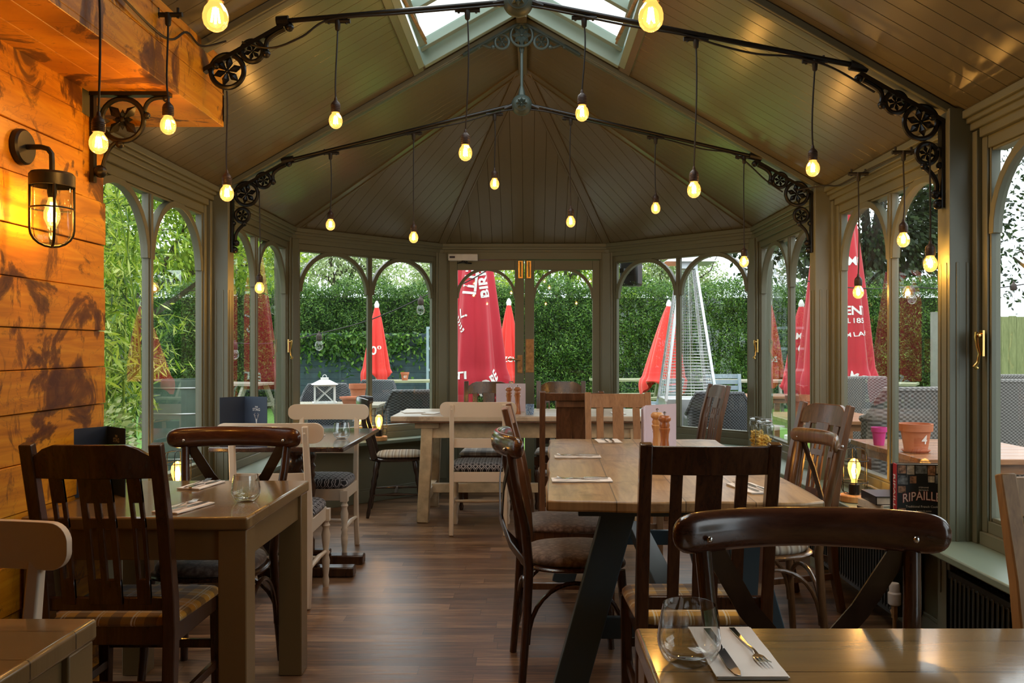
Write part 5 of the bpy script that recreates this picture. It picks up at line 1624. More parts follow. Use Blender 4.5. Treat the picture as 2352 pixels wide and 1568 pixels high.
for txt, z, s in (('STÉPHANE', 0.178, 0.0085), ('REYNAUD', 0.167, 0.0085), ('Traditional French Cooking', 0.098, 0.013), ('Recipes & stories', 0.080, 0.009)):
    tv, tf = text_mesh(txt, s); b.add([(cx_ + u, -0.0012, z + v) for u, v, _ in tv], tf)
b.build('cover_lettering', M['chalk'], bk, smooth=0)
tv, tf = text_mesh('RIPAILLES', 0.040, bold=0.0006); b = MB(); b.add([(-0.0045, 0.0225 - v, H_ * 0.5 - u * 1.12) for u, v, _ in tv], tf); b.build('spine_title', M['chalk'], bk, smooth=0)
rr = random.Random(8)
for k, (x0, z0, w, h) in enumerate([(0.004, 0.236, 0.032, 0.034), (0.040, 0.232, 0.03, 0.038), (0.075, 0.236, 0.045, 0.034), (0.124, 0.230, 0.03, 0.04), (0.158, 0.238, 0.034, 0.032), (0.004, 0.190, 0.040, 0.038), (0.052, 0.195, 0.026, 0.03), (0.125, 0.200, 0.026, 0.026), (0.155, 0.196, 0.036, 0.034), (0.005, 0.155, 0.03, 0.028),
                                    (0.006, 0.008, 0.036, 0.04), (0.046, 0.012, 0.022, 0.030), (0.074, 0.006, 0.040, 0.032), (0.120, 0.010, 0.030, 0.036), (0.155, 0.006, 0.034, 0.034), (0.005, 0.060, 0.03, 0.03)]):
    MB().box(x0, x0 + w, -0.0008, 0, z0, z0 + h).build('cover_photo', M['bk_photo%d' % (1 + k % 3)], bk)
b2 = thing('cookery_book', (1.590, 3.712, ZS), math.radians(-6), 'thin black book standing just behind the red spined one', 'book', 'cookery books on the right sill')
MB().box(0.004, 0.185, 0.002, 0.018, 0.004, 0.262).build('pages', M['page'], b2)
b = MB(); b.box(0, 0.19, 0, 0.002, 0, 0.268); b.box(0, 0.19, 0.018, 0.02, 0, 0.268); b.box(-0.002, 0, 0, 0.02, 0, 0.268); b.build('cover', M['bk_black'], b2)
z = ZS
for w, d, h, mt, rz, lb in ((0.16, 0.22, 0.030, 'bk_black', 0.1, 'dark book at the bottom of the flat stack by the cage lamp'), (0.15, 0.20, 0.034, 'page', 0.2, 'cream book in the middle of the flat stack on the right sill'), (0.15, 0.20, 0.038, 'bk_black', -0.05, 'black book on top of the flat stack on the right sill')):
    q = thing('flat_book', (1.665, 3.96, z), rz, lb, 'book', 'flat stack of books on the right sill')
    MB().box(-w / 2 + 0.003, w / 2 - 0.003, -d / 2 + 0.003, d / 2 - 0.003, 0.003, h - 0.003).build('pages', M['page'], q)
    b = MB(); b.box(-w / 2, w / 2, -d / 2, d / 2, 0, 0.003); b.box(-w / 2, w / 2, -d / 2, d / 2, h - 0.003, h); b.box(-w / 2 - 0.002, -w / 2, -d / 2, d / 2, 0, h); b.build('cover', M[mt], q)
    z += h + 0.0005

# radiators under the right windows
def radiator(y0, y1, label):
    t = thing('radiator', (1.775, (y0 + y1) / 2, 0.09), 0, label, 'radiator', 'dark radiators under the right windows')
    L = y1 - y0
    MB().box(-0.012, 0.012, -L / 2, L / 2, 0, 0.34).build('wall_panel', M['rad'], t)
    b = MB(); b.box(-0.115, -0.085, -L / 2, L / 2, 0, 0.03); b.box(-0.115, -0.085, -L / 2, L / 2, 0.305, 0.335)
    n = int(L / 0.033)
    for k in range(n): y = -L / 2 + 0.02 + k * 0.033; b.box(-0.118, -0.088, y, y + 0.016, 0.02, 0.315)
    b.build('front_panel', M['rad'], t, bevel=0.002, seg=1)
    b = MB(); b.box(-0.12, 0.0, -L / 2 - 0.004, -L / 2, 0, 0.335); b.box(-0.12, 0.0, L / 2, L / 2 + 0.004, 0, 0.335)
    for k in range(int(L / 0.04)): y = -L / 2 + 0.02 + k * 0.04; b.box(-0.09, -0.012, y, y + 0.004, 0.333, 0.341)
    b.build('top_grille', M['rad'], t)
    b = MB(); b.tube([(-0.05, -L / 2, 0.315), (-0.05, -L / 2 - 0.03, 0.315)], 0.009, 10); b.build('bleed_valve', M['galv'], t)
radiator(3.86, 5.0, 'dark slatted radiator under the right window behind the side chairs')
radiator(1.95, 3.36, 'dark slatted radiator under the nearest right window')
t = thing('radiator_valve', (1.605, 3.72, 0.0), 0, 'white thermostatic radiator valve below the right sill', 'radiator valve')
MB().lathe([(0.0, 0.185), (0.022, 0.185), (0.026, 0.19), (0.027, 0.235), (0.022, 0.242), (0.022, 0.27), (0.018, 0.278), (0.0, 0.28)], 20).build('thermostat_head', M['white'], t)
b = MB(); b.tube([(0, 0, 0), (0, 0, 0.185)], 0.008, 10); b.lathe([(0.014, 0.13), (0.014, 0.18)], 6); b.tube([(0, 0, 0.13), (0.03, 0.10, 0.13)], 0.008, 8); b.build('pipe', M['brass_old'], t)

# ================================================================== THE GARDEN
GZ = -0.03
def leaf_mat(name, cols, rough=0.55, trans=0.25):
    t = NT(name)
    g = t.n('NewGeometry')
    c = t.ramp(g.outputs['Random Per Island'], [(i / (len(cols) - 1), k) for i, k in enumerate(cols)])
    t.set(t.b.inputs['Base Color'], c); t.b.inputs['Roughness'].default_value = rough
    tl = t.n('BsdfTranslucent'); t.set(tl.inputs[0], c)
    m = t.n('MixShader'); m.inputs[0].default_value = trans
    t.t.links.new(t.b.outputs[0], m.inputs[1]); t.t.links.new(tl.outputs[0], m.inputs[2]); t.t.links.new(m.outputs[0], t.out.inputs[0])
    return t.m
M['hedge'] = leaf_mat('conifer_hedge_green', [(0.018, 0.050, 0.010), (0.045, 0.120, 0.020), (0.085, 0.20, 0.028), (0.20, 0.34, 0.05)])
M['bamboo'] = leaf_mat('bright_bamboo_green', [(0.02, 0.06, 0.008), (0.12, 0.26, 0.02), (0.28, 0.46, 0.03), (0.60, 0.70, 0.08), (0.75, 0.85, 0.30)], 0.4, 0.4)
M['maple'] = leaf_mat('yellow_green_leaf', [(0.10, 0.20, 0.02), (0.30, 0.45, 0.04), (0.55, 0.66, 0.08)], 0.5, 0.45)
M['pale_leaf'] = leaf_mat('pale_spring_leaf', [(0.22, 0.30, 0.12), (0.40, 0.48, 0.22), (0.60, 0.64, 0.36)], 0.6, 0.3)
M['dark_leaf'] = leaf_mat('dark_evergreen_leaf', [(0.010, 0.020, 0.008), (0.025, 0.045, 0.016), (0.06, 0.09, 0.03)], 0.45, 0.1)
M['bark'] = wood('grey_brown_bark', (0.03, 0.022, 0.015), (0.10, 0.08, 0.055), 0.9)
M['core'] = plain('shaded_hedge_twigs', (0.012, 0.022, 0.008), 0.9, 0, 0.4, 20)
M['grass'] = plain('lawn_green', (0.10, 0.24, 0.025), 0.9, 0, 0.35, 25)
M['paving'] = plain('grey_paving', (0.20, 0.19, 0.17), 0.8, 0, 0.25, 3)
M['wicker_k'] = None
def wicker_mat(name, a, b):
    t = NT(name)
    x, y, z = t.xyz(t.co())[:3]
    s = t.math('MULTIPLY', t.math('ADD', x, y), 2 * PI / 0.036)
    r = t.math('MULTIPLY', z, 2 * PI / 0.028)
    w = t.math('MULTIPLY', t.math('SINE', s), t.math('SINE', r))
    w = t.math('MULTIPLY_ADD', w, 0.5, 0.5)
    t.bump(w, 0.5, 0.006)
    return t.fin(t.ramp(w, [(0.25, a), (0.75, b)]), 0.5)
M['wicker'] = wicker_mat('dark_grey_wicker', (0.008, 0.010, 0.012), (0.07, 0.08, 0.09))
M['wicker_l'] = wicker_mat('grey_brown_wicker', (0.06, 0.055, 0.05), (0.20, 0.19, 0.175))
M['weathered'] = wood('weathered_grey_timber', (0.16, 0.15, 0.11), (0.36, 0.34, 0.27), 0.85, 'X')
M['green_timber'] = wood('green_stained_timber', (0.15, 0.17, 0.10), (0.32, 0.33, 0.20), 0.85, 'X')
M['teak'] = wood('orange_varnished_teak', (0.22, 0.085, 0.03), (0.46, 0.21, 0.09), 0.35, 'X', coat=0.3)
M['grey_paint'] = plain('pale_blue_grey_paint', (0.28, 0.36, 0.42), 0.5)
M['shed'] = plain('dark_blue_grey_shed_boards', (0.035, 0.060, 0.080), 0.7, 0, 0.3, 5)
M['barrel'] = plain('grey_green_barrel_staves', (0.12, 0.19, 0.17), 0.5, 0, 0.2, 6)
M['fence'] = wood('green_tinged_fence_boards', (0.13, 0.15, 0.06), (0.27, 0.28, 0.13), 0.9, 'Z')
def red_mat(name, c):
    t = NT(name)
    f = t.noise(t.co(scale=(1, 1, 0.35)), 6, 4)
    return t.fin(t.ramp(f, [(0.3, tuple(k * 0.8 for k in c)), (0.7, c)]), 0.75, Sheen_Weight=0.2)
M['red'] = red_mat('crimson_canvas', (0.58, 0.014, 0.034))
M['red2'] = red_mat('scarlet_canvas', (0.78, 0.028, 0.020))

def leaves(name, mat, pts, size, parent=None, aspect=0.45, droop=0.0, jitter=0.4, seed=1):
    """one mesh of small pointed leaf blades at pts"""
    rng = np.random.default_rng(seed)
    n = len(pts)
    d = rng.normal(size=(n, 3)); d[:, 2] -= droop * 1.5
    d /= np.linalg.norm(d, axis=1)[:, None]
    r = rng.normal(size=(n, 3)); s = np.cross(d, r); s /= np.linalg.norm(s, axis=1)[:, None]
    L = (size * (1 + jitter * rng.uniform(-1, 1, n)))[:, None]
    p = np.asarray(pts)
    v = np.empty((n, 4, 3), np.float32)
    v[:, 0] = p; v[:, 1] = p + d * L * 0.45 + s * L * aspect / 2; v[:, 2] = p + d * L; v[:, 3] = p + d * L * 0.45 - s * L * aspect / 2
    me = bpy.data.meshes.new(name)
    me.vertices.add(n * 4); me.vertices.foreach_set('co', v.ravel())
    me.loops.add(n * 4); me.loops.foreach_set('vertex_index', np.arange(n * 4, dtype=np.int32))
    me.polygons.add(n); me.polygons.foreach_set('loop_start', np.arange(0, n * 4, 4, dtype=np.int32))
    me.polygons.foreach_set('loop_total', np.full(n, 4, np.int32))
    me.update(calc_edges=True); me.materials.append(mat)
    o = bpy.data.objects.new(name, me); COL.objects.link(o)
    if parent: o.parent = parent
    return o

def blob_points(blobs, n, seed=1, shell=0.55):
    rng = np.random.default_rng(seed); out = []
    tot = sum(b[3] * b[4] * b[5] for b in blobs) 
    for (x, y, z, a, c, e) in blobs:
        k = max(20, int(n * (a * c * e) / tot))
        u = rng.normal(size=(k, 3)); u /= np.linalg.norm(u, axis=1)[:, None]
        r = (shell + (1 - shell) * rng.uniform(0, 1, k) ** 0.6)[:, None] * (1 + 0.12 * np.sin(u[:, :1] * 9 + u[:, 1:2] * 7))
        out.append(u * r * np.array([a, c, e]) + np.array([x, y, z]))
    return np.concatenate(out)

structure(MB().box(-30, 30, 9.6, 45, GZ - 0.2, GZ).build('ground_lawn', M['grass']))
structure(MB().box(-30, 30, -3, 9.6, GZ - 0.2, GZ + 0.005).build('ground_paving', M['paving']))

def tree(name, loc, label, blobs, n, size, mat, trunk_r=0.12, trunk_h=3.0, limbs=6, seed=1, droop=0.2, cat='tree', group='trees beyond the garden', spread=1.0, shell=0.4):
    t = thing(name, loc, 0, label, cat, group)
    rr = random.Random(seed); b = MB()
    b.tube([(0, 0, 0), (0.05, 0, trunk_h * 0.5), (0, 0.05, trunk_h)], [trunk_r * 1.1, trunk_r * 0.8, trunk_r * 0.6], 10)
    for k in range(limbs):
        bl = blobs[k % len(blobs)]
        z0 = trunk_h * rr.uniform(0.45, 1.0)
        e = Vector((bl[0] + rr.uniform(-.6, .6) * bl[3] * spread, bl[1] + rr.uniform(-.5, .5) * bl[4], bl[2] + rr.uniform(-.3, .8) * bl[5]))
        s = Vector((0, 0, z0)); m = s + (e - s) * 0.5 + Vector((rr.uniform(-.3, .3), rr.uniform(-.3, .3), rr.uniform(0, .4)))
        P = bez(s, s + (m - s) * 0.6, m, e, 8); b.tube(P, [trunk_r * 0.55 * (1 - i / 9) + 0.012 for i in range(9)], 6)
        for q in range(4):
            a = P[rr.randint(3, 8)]; f = a + Vector((rr.uniform(-1, 1) * bl[3], rr.uniform(-1, 1) * bl[4], rr.uniform(-.4, .9) * bl[5])) * 0.6
            b.tube(bez(a, a + (f - a) * .4 + Vector((0, 0, .1)), a + (f - a) * .7, f, 5), [0.022, 0.018, 0.015, 0.012, 0.009, 0.006], 5)
    b.build('trunk', M['bark'], t)
    if n: leaves('crown', mat, blob_points(blobs, n, seed, shell), size, t, 0.5, droop, seed=seed)
    return t

# hedge along the end of the garden
def hedge(name, x0, x1, y, z1, n, label, depth=1.2, seed=5, rot=0.0, loc=None):
    t = thing(name, loc or (0, 0, 0), rot, label, 'hedge')
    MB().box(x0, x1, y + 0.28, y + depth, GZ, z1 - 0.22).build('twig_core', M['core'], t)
    rng = np.random.default_rng(seed)
    u = rng.uniform(x0, x1, n); k = rng.uniform(0, 1, n)
    front = k < 0.86
    z = np.where(front, rng.uniform(GZ, z1, n), z1 + 0.0 * u)
    yy = np.where(front, y, rng.uniform(y, y + depth, n))
    rel = 0.10 * np.sin(u * 2.3 + z * 1.7) + 0.08 * np.sin(u * 5.1 - z * 4.3) + 0.07 * np.sin(z * 8 + u * 1.1) + 0.05 * np.sin(u * 13 + z * 9)
    yy = yy + np.where(front, rel + rng.uniform(-0.08, 0.12, n), 0)
    z = z + np.where(front, 0, 0.10 * np.sin(u * 3) + 0.08 * np.sin(u * 7.7 + yy * 3) + rng.uniform(-.12, .14, n))
    leaves('foliage', M['hedge'], np.stack([u, yy, z], 1), 0.062, t, 0.36, 0.1, seed=seed)
    return t
hedge('conifer_hedge', -9.5, 9.6, 19.0, 2.62, 230000, 'tall clipped conifer hedge closing the far end of the garden')

hedge('conifer_hedge', -9.0, 9.0, 0.0, 3.3, 60000, 'added unseen conifer hedge right of the terrace, dimming sky reflections in the panes', 1.2, 17, -PI / 2, (9.8, 3.0, 0))  # added out of direct view to block sky reflected in the left angled panes
# shed half hidden by the hedge
sh = thing('garden_shed', (-3.35, 18.05, GZ), 0, 'dark blue grey weatherboarded shed in front of the hedge, left of the double doors', 'shed')
b = MB()
for k in range(12): b.sweep([(-1.7, -0.0 - 0.008, 0.07 + k * 0.135), (1.7, -0.008, 0.07 + k * 0.135)], 0.02, 0.13, (0, 1, 0.12))
b.box(-1.7, 1.7, 0.01, 0.7, 0, 1.62); b.build('board_wall', M['shed'], sh)
b = MB(); b.box(-0.55, -0.50, -0.03, 0.0, 0, 1.62); b.box(0.50, 0.55, -0.03, 0.0, 0, 1.62); b.box(-1.72, -1.64, -0.03, 0.0, 0, 1.62); b.box(1.64, 1.72, -0.03, 0.0, 0, 1.62); b.build('corner_board', M['shed'], sh)
iv = leaves('climbing_ivy', M['hedge'], np.stack([RNG.normal(-0.2, 0.9, 2600).clip(-1.7, 1.7), RNG.uniform(-0.16, 0.0, 2600), 1.62 - np.abs(RNG.normal(0, 0.30, 2600))], 1), 0.11, sh, 0.5, 0.3)
lad = thing('garden_trellis', (-1.62, 17.6, GZ), 0, 'pale timber ladder frame standing before the hedge beside the shed', 'trellis')
b = MB(); b.box(-0.42, -0.37, 0, 0.04, 0, 1.75); b.box(0.37, 0.42, 0, 0.04, 0, 1.95)
for z in (0.35, 0.85, 1.28, 1.70): b.box(-0.4, 0.4, 0.005, 0.035, z, z + 0.05)
b.build('frame_bars', M['grey_paint'], lad)

# trees beyond
tree('maple_tree', (-6.4, 14.6, GZ), 'yellow green maple leaning in at the upper left garden windows', [(0.0, 0, 3.3, 1.5, 1.2, 1.0), (1.6, 0.5, 2.9, 1.0, 0.9, 0.65), (-1.5, 0.3, 3.0, 1.2, 1, .9), (1.0, 0, 4.0, 1.1, 1, .7)], 17000, 0.105, M['maple'], 0.10, 2.6, 7, 3, 0.4)
T_ = [(-5.5, 25, 'pale spring tree behind the shed, left angled window', 'pale_leaf', 1, 4200), (-2.2, 28.2, 'grey green tree behind the hedge above the small red parasol', 'pale_leaf', 2, 5200), (1.2, 24.5, 'leafy tree with double trunk behind the hedge above the right glass door', 'maple', 4, 4500),
      (4.2, 28, 'light green tree behind the hedge above the patio heater', 'pale_leaf', 5, 6500), (-9.6, 28, 'bushy yellow green tree behind the hedge at its left end', 'maple', 8, 6500)]
for x, y, lb, mt, sd, n in T_:
    tree('garden_tree', (x, y, GZ), lb, [(0, 0, 4.1, 1.6, 1.4, 1.2), (1.2, 0, 3.4, 1.1, 1.1, 1.0), (-1.2, 0.3, 3.5, 1.2, 1.1, 1.0), (0.3, 0, 5.2, 1.4, 1.2, 0.9)], int(n * 2.2), 0.11, M[mt], 0.12, 3.4, 8, sd, 0.1, shell=0.05)
tree('evergreen_tree', (8.6, 21.5, GZ), 'dark evergreen tree rising above the hedge in the right window', [(0, 0, 4.6, 2.4, 1.6, 1.9), (-2.2, 0, 4.2, 1.6, 1.3, 1.5), (-0.6, 0, 6.6, 2.2, 1.4, 1.6), (1.8, 0, 4.2, 1.5, 1.2, 1.5)], 17000, 0.17, M['dark_leaf'], 0.3, 4.0, 8, 9, 0.2, shell=0.3)
tree('bare_branched_tree', (13.6, 20.6, GZ), 'open branched tree with thin leaves against the white sky in the rightmost window', [(0, 0, 4.2, 2.2, 1.2, 1.8), (-1.2, 0, 5.6, 1.6, 1.0, 1.6), (1.5, 0, 5.8, 2.0, 1.2, 1.8), (-1.8, 0, 3.0, 1.0, .8, .9), (0.5, 0, 7.3, 2.2, 1.0, 1.2)], 5200, 0.13, M['dark_leaf'], 0.26, 3.2, 16, 12, 0.1, shell=0.15)

# bamboo close outside the left windows
bm_t = thing('bamboo_clump', (-3.3, 6.3, GZ), 0, 'tall bright green bamboo filling the left windows beside the board wall', 'bamboo')
rr = random.Random(21); b = MB(); pts = []
for k in range(70):
    x = rr.uniform(-1.5, 0.45); y = rr.uniform(-2.0, 2.4)
    if x > -0.1 and y > 1.2: x -= 0.6
    h = rr.uniform(2.2, 4.0); lx, ly = rr.uniform(-.4, .5), rr.uniform(-.5, .5)
    P = bez((x, y, 0), (x, y, h * .4), (x + lx * .4, y + ly * .4, h * .75), (x + lx, y + ly, h), 7)
    b.tube(P, [0.011, 0.011, 0.010, 0.009, 0.008, 0.006, 0.005, 0.003], 5)
    for p in P[2:]:
        for q in range(3):
            a = rr.uniform(0, 2 * PI); L = rr.uniform(.2, .5); e = p + Vector((math.cos(a) * L, math.sin(a) * L, rr.uniform(-.2, .15)))
            b.tube([p, p + (e - p) * .5 + Vector((0, 0, .05)), e], [0.0035, 0.003, 0.002], 4)
            for i in range(24):
                s = rr.uniform(0.25, 1.05); c = p + (e - p) * s
                pts.append((c.x + rr.gauss(0, .05), c.y + rr.gauss(0, .05), c.z + rr.gauss(0, .05)))
b.build('canes', M['maple'], bm_t)
leaves('foliage', M['bamboo'], np.array(pts), 0.115, bm_t, 0.15, 0.55, seed=4)
sb = thing('variegated_shrub', (-2.75, 5.1, GZ), 0, 'low cream and green variegated shrub at the foot of the bamboo', 'shrub')
M['varieg'] = leaf_mat('cream_edged_leaf', [(0.10, 0.20, 0.03), (0.35, 0.45, 0.10), (0.80, 0.82, 0.50)], 0.5, 0.3)
b = MB()
for k in range(9): b.tube([(0, 0, 0), (rr.uniform(-.3, .3), rr.uniform(-.5, .5), rr.uniform(.4, .9))], [0.01, 0.004], 5)
b.build('stems', M['bark'], sb)
leaves('foliage', M['varieg'], blob_points([(0, 0, 0.65, .45, .7, .42), (-.1, .7, .5, .4, .4, .35), (0, -.8, .6, .4, .5, .4)], 3600, 6), 0.05, sb, 0.6, 0.2, seed=6)

# barrel planter
bp = thing('barrel_planter', (-2.72, 7.05, GZ), 0, 'grey green barrel planter outside the left window below the bamboo', 'planter')
MB().lathe([(0.22, 0), (0.27, 0.2), (0.30, 0.5), (0.29, 0.85), (0.26, 1.06), (0.24, 1.06), (0.24, 0.98), (0.0, 0.98)], 32).build('barrel_body', M['barrel'], bp)
for z in (0.18, 0.45, 0.80, 1.0):
    b = MB(); b.ring((0, 0, z), 0.262 + 0.04 * math.sin(z * 2.9), 0.007, 'Z', 32, 6); b.build('hoop', M['galv'], bp)

# ---- closed parasols ---------------------------------------------
def parasol(x, y, z0, z1, R, label, mat='red', folds=8, rtop=0.10, seed=1, texts=(), skew=0.0, wheat=None, rz=0.0):
    t = thing('closed_parasol', (x, y, GZ), rz, label, 'parasol', 'closed red parasols in the garden')
    z0 -= GZ; z1 -= GZ
    b = MB(); b.tube([(0, 0, 0), (0, 0, z1 + 0.04)], 0.024, 10); b.lathe([(0.24, 0), (0.24, 0.05), (0.05, 0.07), (0.035, 0.25), (0.0, 0.25)], 20); b.build('pole', M['white'], t)
    def rad(th, s):
        # s: 0 top .. 1 hem
        env = R * (rtop + (1 - rtop) * min(1.0, s * 1.08) ** 0.75)
        if s > 0.86: env *= 1 + 0.08 * math.sin((s - 0.86) / 0.14 * PI)
        f = 0.30 * s ** 0.4 * (abs(math.sin(0.5 * folds * th + seed + 0.3 * math.sin(3 * s))) - 0.62) + 0.06 * s * math.cos((folds * 2 + 1) * th + seed * 2)
        return env * (1 + f - 0.08)
    def pos(th, s, out=0.0):
        r = rad(th, s) + out
        z = z1 + (z0 - z1) * s
        if s > 0.9: z += 0.10 * (s - 0.9) / 0.1 * math.sin(folds * 0.5 * th + seed)
        return Vector((r * math.cos(th) + skew * s * R, r * math.sin(th), z))
    n, m = 120, 50; vs = [pos(2 * PI * k / n, i / m) for i in range(m + 1) for k in range(n)]; fs = []
    for i in range(m):
        for k in range(n):
            a = i * n + k; c = i * n + (k + 1) % n; fs.append((a, a + n, c + n, c))
    b = MB(); b.add(vs, fs); b.build('canopy', M[mat], t, smooth=80)
    b = MB(); b.lathe([(0.035, z1 - 0.06), (0.045, z1), (0.02, z1 + 0.06), (0.0, z1 + 0.07)], 12); b.build('finial', M['white'], t)
    if wheat:
        th, s = wheat; b = MB(); Rm = rad(th, s) + 0.02
        def leafp(u, v): return pos(th + u / Rm, s - v / (z1 - z0), 0.009)
        for k in range(5):
            for q in (-1, 1):
                cu, cv = 0.045 - k * 0.026, -0.05 + k * 0.034
                L, wd = 0.042, 0.012; a = 2.35 + q * 0.75
                dx_, dy_ = math.cos(a), math.sin(a)
                b.add([leafp(cu, cv), leafp(cu + dx_ * L / 2 - dy_ * wd, cv + dy_ * L / 2 + dx_ * wd), leafp(cu + dx_ * L, cv + dy_ * L), leafp(cu + dx_ * L / 2 + dy_ * wd, cv + dy_ * L / 2 - dx_ * wd)], [(0, 1, 2, 3)])
        b.build('ear_of_barley', M['chalk'], t, smooth=0)
    for spec in texts:
        txt, th, s, size, rot = spec[:5]
        tv, tf = text_mesh(txt, size, 0, maxlen=size * 0.3, bold=size * (spec[5] if len(spec) > 5 else 0.02))
        cr, sr = math.cos(rot), math.sin(rot); vs = []
        Rm = rad(th, s) + 0.02
        for (u, v, _) in tv:
            uu = u * cr - v * sr; vv = u * sr + v * cr
            vs.append(pos(th + uu / Rm, s - vv / (z1 - z0), 0.008))
        b = MB(); b.add(vs, tf); b.build('lettering', M['chalk'], t, smooth=0)
    return t
fr = -PI / 2
parasol(-0.56, 9.7, 0.74, 3.05, 0.36, 'largest crimson closed parasol with white lettering behind the left glass door', 'red', 7, 0.12, 2,
        [('MORETTI', fr - 0.08, 0.36, 0.17, -PI / 2 - 0.10, 0.03), ('BIRRA', fr + 0.48, 0.43, 0.17, PI / 2 + 0.14, 0.03), ('L.', fr - 0.45, 0.60, 0.15, 0.3), ('MORE', fr + 0.42, 0.93, 0.15, 0.55, 0.03), ('ETTI', fr - 0.52, 0.90, 0.13, 0.10, 0.03)], wheat=(fr - 0.50, 0.665))
parasol(-2.55, 14.8, 0.76, 2.02, 0.235, 'small scarlet closed parasol with white badge in the left angled window', 'red2', 6, 0.08, 1, [('0°', fr + 0.1, 0.62, 0.20, 0)])
parasol(-0.29, 14.2, 0.74, 2.03, 0.24, 'scarlet closed parasol half hidden beside the big crimson one', 'red2', 6, 0.08, 3, [('ZCA', fr + 0.1, 0.72, 0.12, 0)])
parasol(2.16, 13.2, 0.68, 1.95, 0.34, 'scarlet closed parasol standing behind the pyramid patio heater', 'red2', 5, 0.06, 4, [], -0.25)
parasol(3.88, 10.9, 0.66, 3.35, 0.46, 'crimson closed parasol with white lettering seen in the right window', 'red', 7, 0.36, 5,
        [('MO', fr + 0.52, 0.375, 0.15, 0.0, 0.02), ('ENTI', fr + 0.42, 0.60, 0.15, 0.0, 0.03), ('L 1859 -', fr + 0.42, 0.645, 0.085, 0.0, 0.02), ('PREMIUM LAGER', fr + 0.10, 0.71, 0.075, 0.12, 0.02), ('MORETTI', fr + 0.62, 0.93, 0.14, -0.4, 0.03)])
parasol(3.98, 12.6, 0.62, 1.92, 0.28, 'crimson closed parasol half behind the far right post', 'red', 6, 0.08, 6, [('MO', fr - 0.2, 0.36, 0.13, 0.0, 0.02), ('Ca', fr - 0.15, 0.50, 0.16, 0.0, 0.03)])

# ---- pyramid patio heater -----------------------------------------
ph = thing('patio_heater', (1.755, 9.46, GZ), 0, 'tall pyramid patio heater with wire grille outside the right angled window', 'patio heater')
zb, zt_, wb, wt = 0.80, 2.17, 0.27, 0.085
b = MB(); b.box(-0.27, 0.27, -0.27, 0.27, 0.03, 0.78); b.build('base_cabinet', M['galv'], ph, bevel=0.01)
for sx in (-1, 1):
    for sy in (-1, 1):
        b = MB(); b.sweep([(sx * wb, sy * wb, zb - 0.05), (sx * wt, sy * wt, zt_)], 0.028, 0.028, (1, 0, 0)); b.build('corner_post', M['galv'], ph)
NW = 44
for side in range(4):
    b = MB(); Rm = RZ(side * PI / 2)
    for k in range(NW):
        f = k / (NW - 1); w = wb + (wt - wb) * f; z = zb + (zt_ - zb) * f
        b.tube([(-w, -w, z), (w, -w, z)], 0.0026, 4, Rm)
    for q in (-0.5, 0.0, 0.5): b.tube([(q * wb, -wb, zb), (q * wt, -wt, zt_)], 0.003, 4, Rm)
    b.build('wire_grille', M['steel'], ph)
b = MB(); b.lathe([(0.05, zb), (0.05, zt_)], 20, None, False); b.build('glass_tube', M['thin'], ph)
b = MB(); b.box(-0.10, 0.10, -0.10, 0.10, zt_, zt_ + 0.06); b.build('burner_head', M['galv'], ph)
b = MB(); b.add([(-0.27, -0.27, zt_ + 0.06), (0.27, -0.27, zt_ + 0.06), (0.27, 0.27, zt_ + 0.06), (-0.27, 0.27, zt_ + 0.06), (-0.17, -0.17, zt_ + 0.13), (0.17, -0.17, zt_ + 0.13), (0.17, 0.17, zt_ + 0.13), (-0.17, 0.17, zt_ + 0.13)], [(3, 2, 1, 0), (4, 5, 6, 7), (0, 1, 5, 4), (1, 2, 6, 5), (2, 3, 7, 6), (3, 0, 4, 7)])
b.build('reflector_hood', M['galv'], ph)

# ---- wicker armchairs ---------------------------------------------
def wicker_chair(loc, rz, label, mat='wicker', w=0.6, top=0.88):
    t = thing('wicker_armchair', loc, rz, label, 'chair', 'wicker armchairs on the terrace')
    m = M[mat]; b = MB(); N = 16
    # curved back shell, open below
    vs = []; fs = []
    for i in range(N + 1):
        a = PI * i / N; x = -w / 2 * math.cos(a)
        y = -0.12 - 0.17 * math.sin(a) ** 0.7
        h = top - 0.20 * max(0, abs(x) / (w / 2) - 0.75) / 0.25
        for (dz, of) in ((0.08, 0.0), (h, -0.05)):
            for th in (0.0, 0.045):
                vs.append((x * (1 - th * 0.8), y + of + th, dz))
    for i in range(N):
        a = i * 4
        for p, q in ((0, 1), (1, 3), (3, 2), (2, 0)): fs.append((a + p, a + 4 + p, a + 4 + q, a + q))
    b.add(vs, fs); b.build('backrest', m, t, smooth=50)
    for s in (-1, 1):
        b = MB(); xa, xb = sorted((s * w / 2, s * (w / 2 - 0.055))); b.box(xa, xb, -0.16, 0.28, 0.05, 0.64); b.build('arm', m, t, bevel=0.02)
    MB().box(-w / 2 + 0.055, w / 2 - 0.055, -0.22, 0.28, 0.12, 0.42).build('seat', m, t, bevel=0.02)
    for sx in (-1, 1):
        for sy in (-1, 1): MB().cbox((sx * (w / 2 - 0.03), 0.02 + sy * 0.24, 0.03), (0.04, 0.04, 0.08)).build('foot', M['black'], t)
    b = MB(); b.tube([(-w / 2 * math.cos(PI * i / N), -0.12 - 0.17 * math.sin(PI * i / N) ** 0.7 - 0.03, top - 0.20 * max(0, abs(math.cos(PI * i / N)) - 0.75) / 0.25) for i in range(N + 1)], 0.024, 8); b.build('top_roll', m, t)
    return register(t)
wk = wicker_chair((-2.30, 9.95, GZ), PI + 0.1, 'dark wicker armchair outside beside the white lantern')
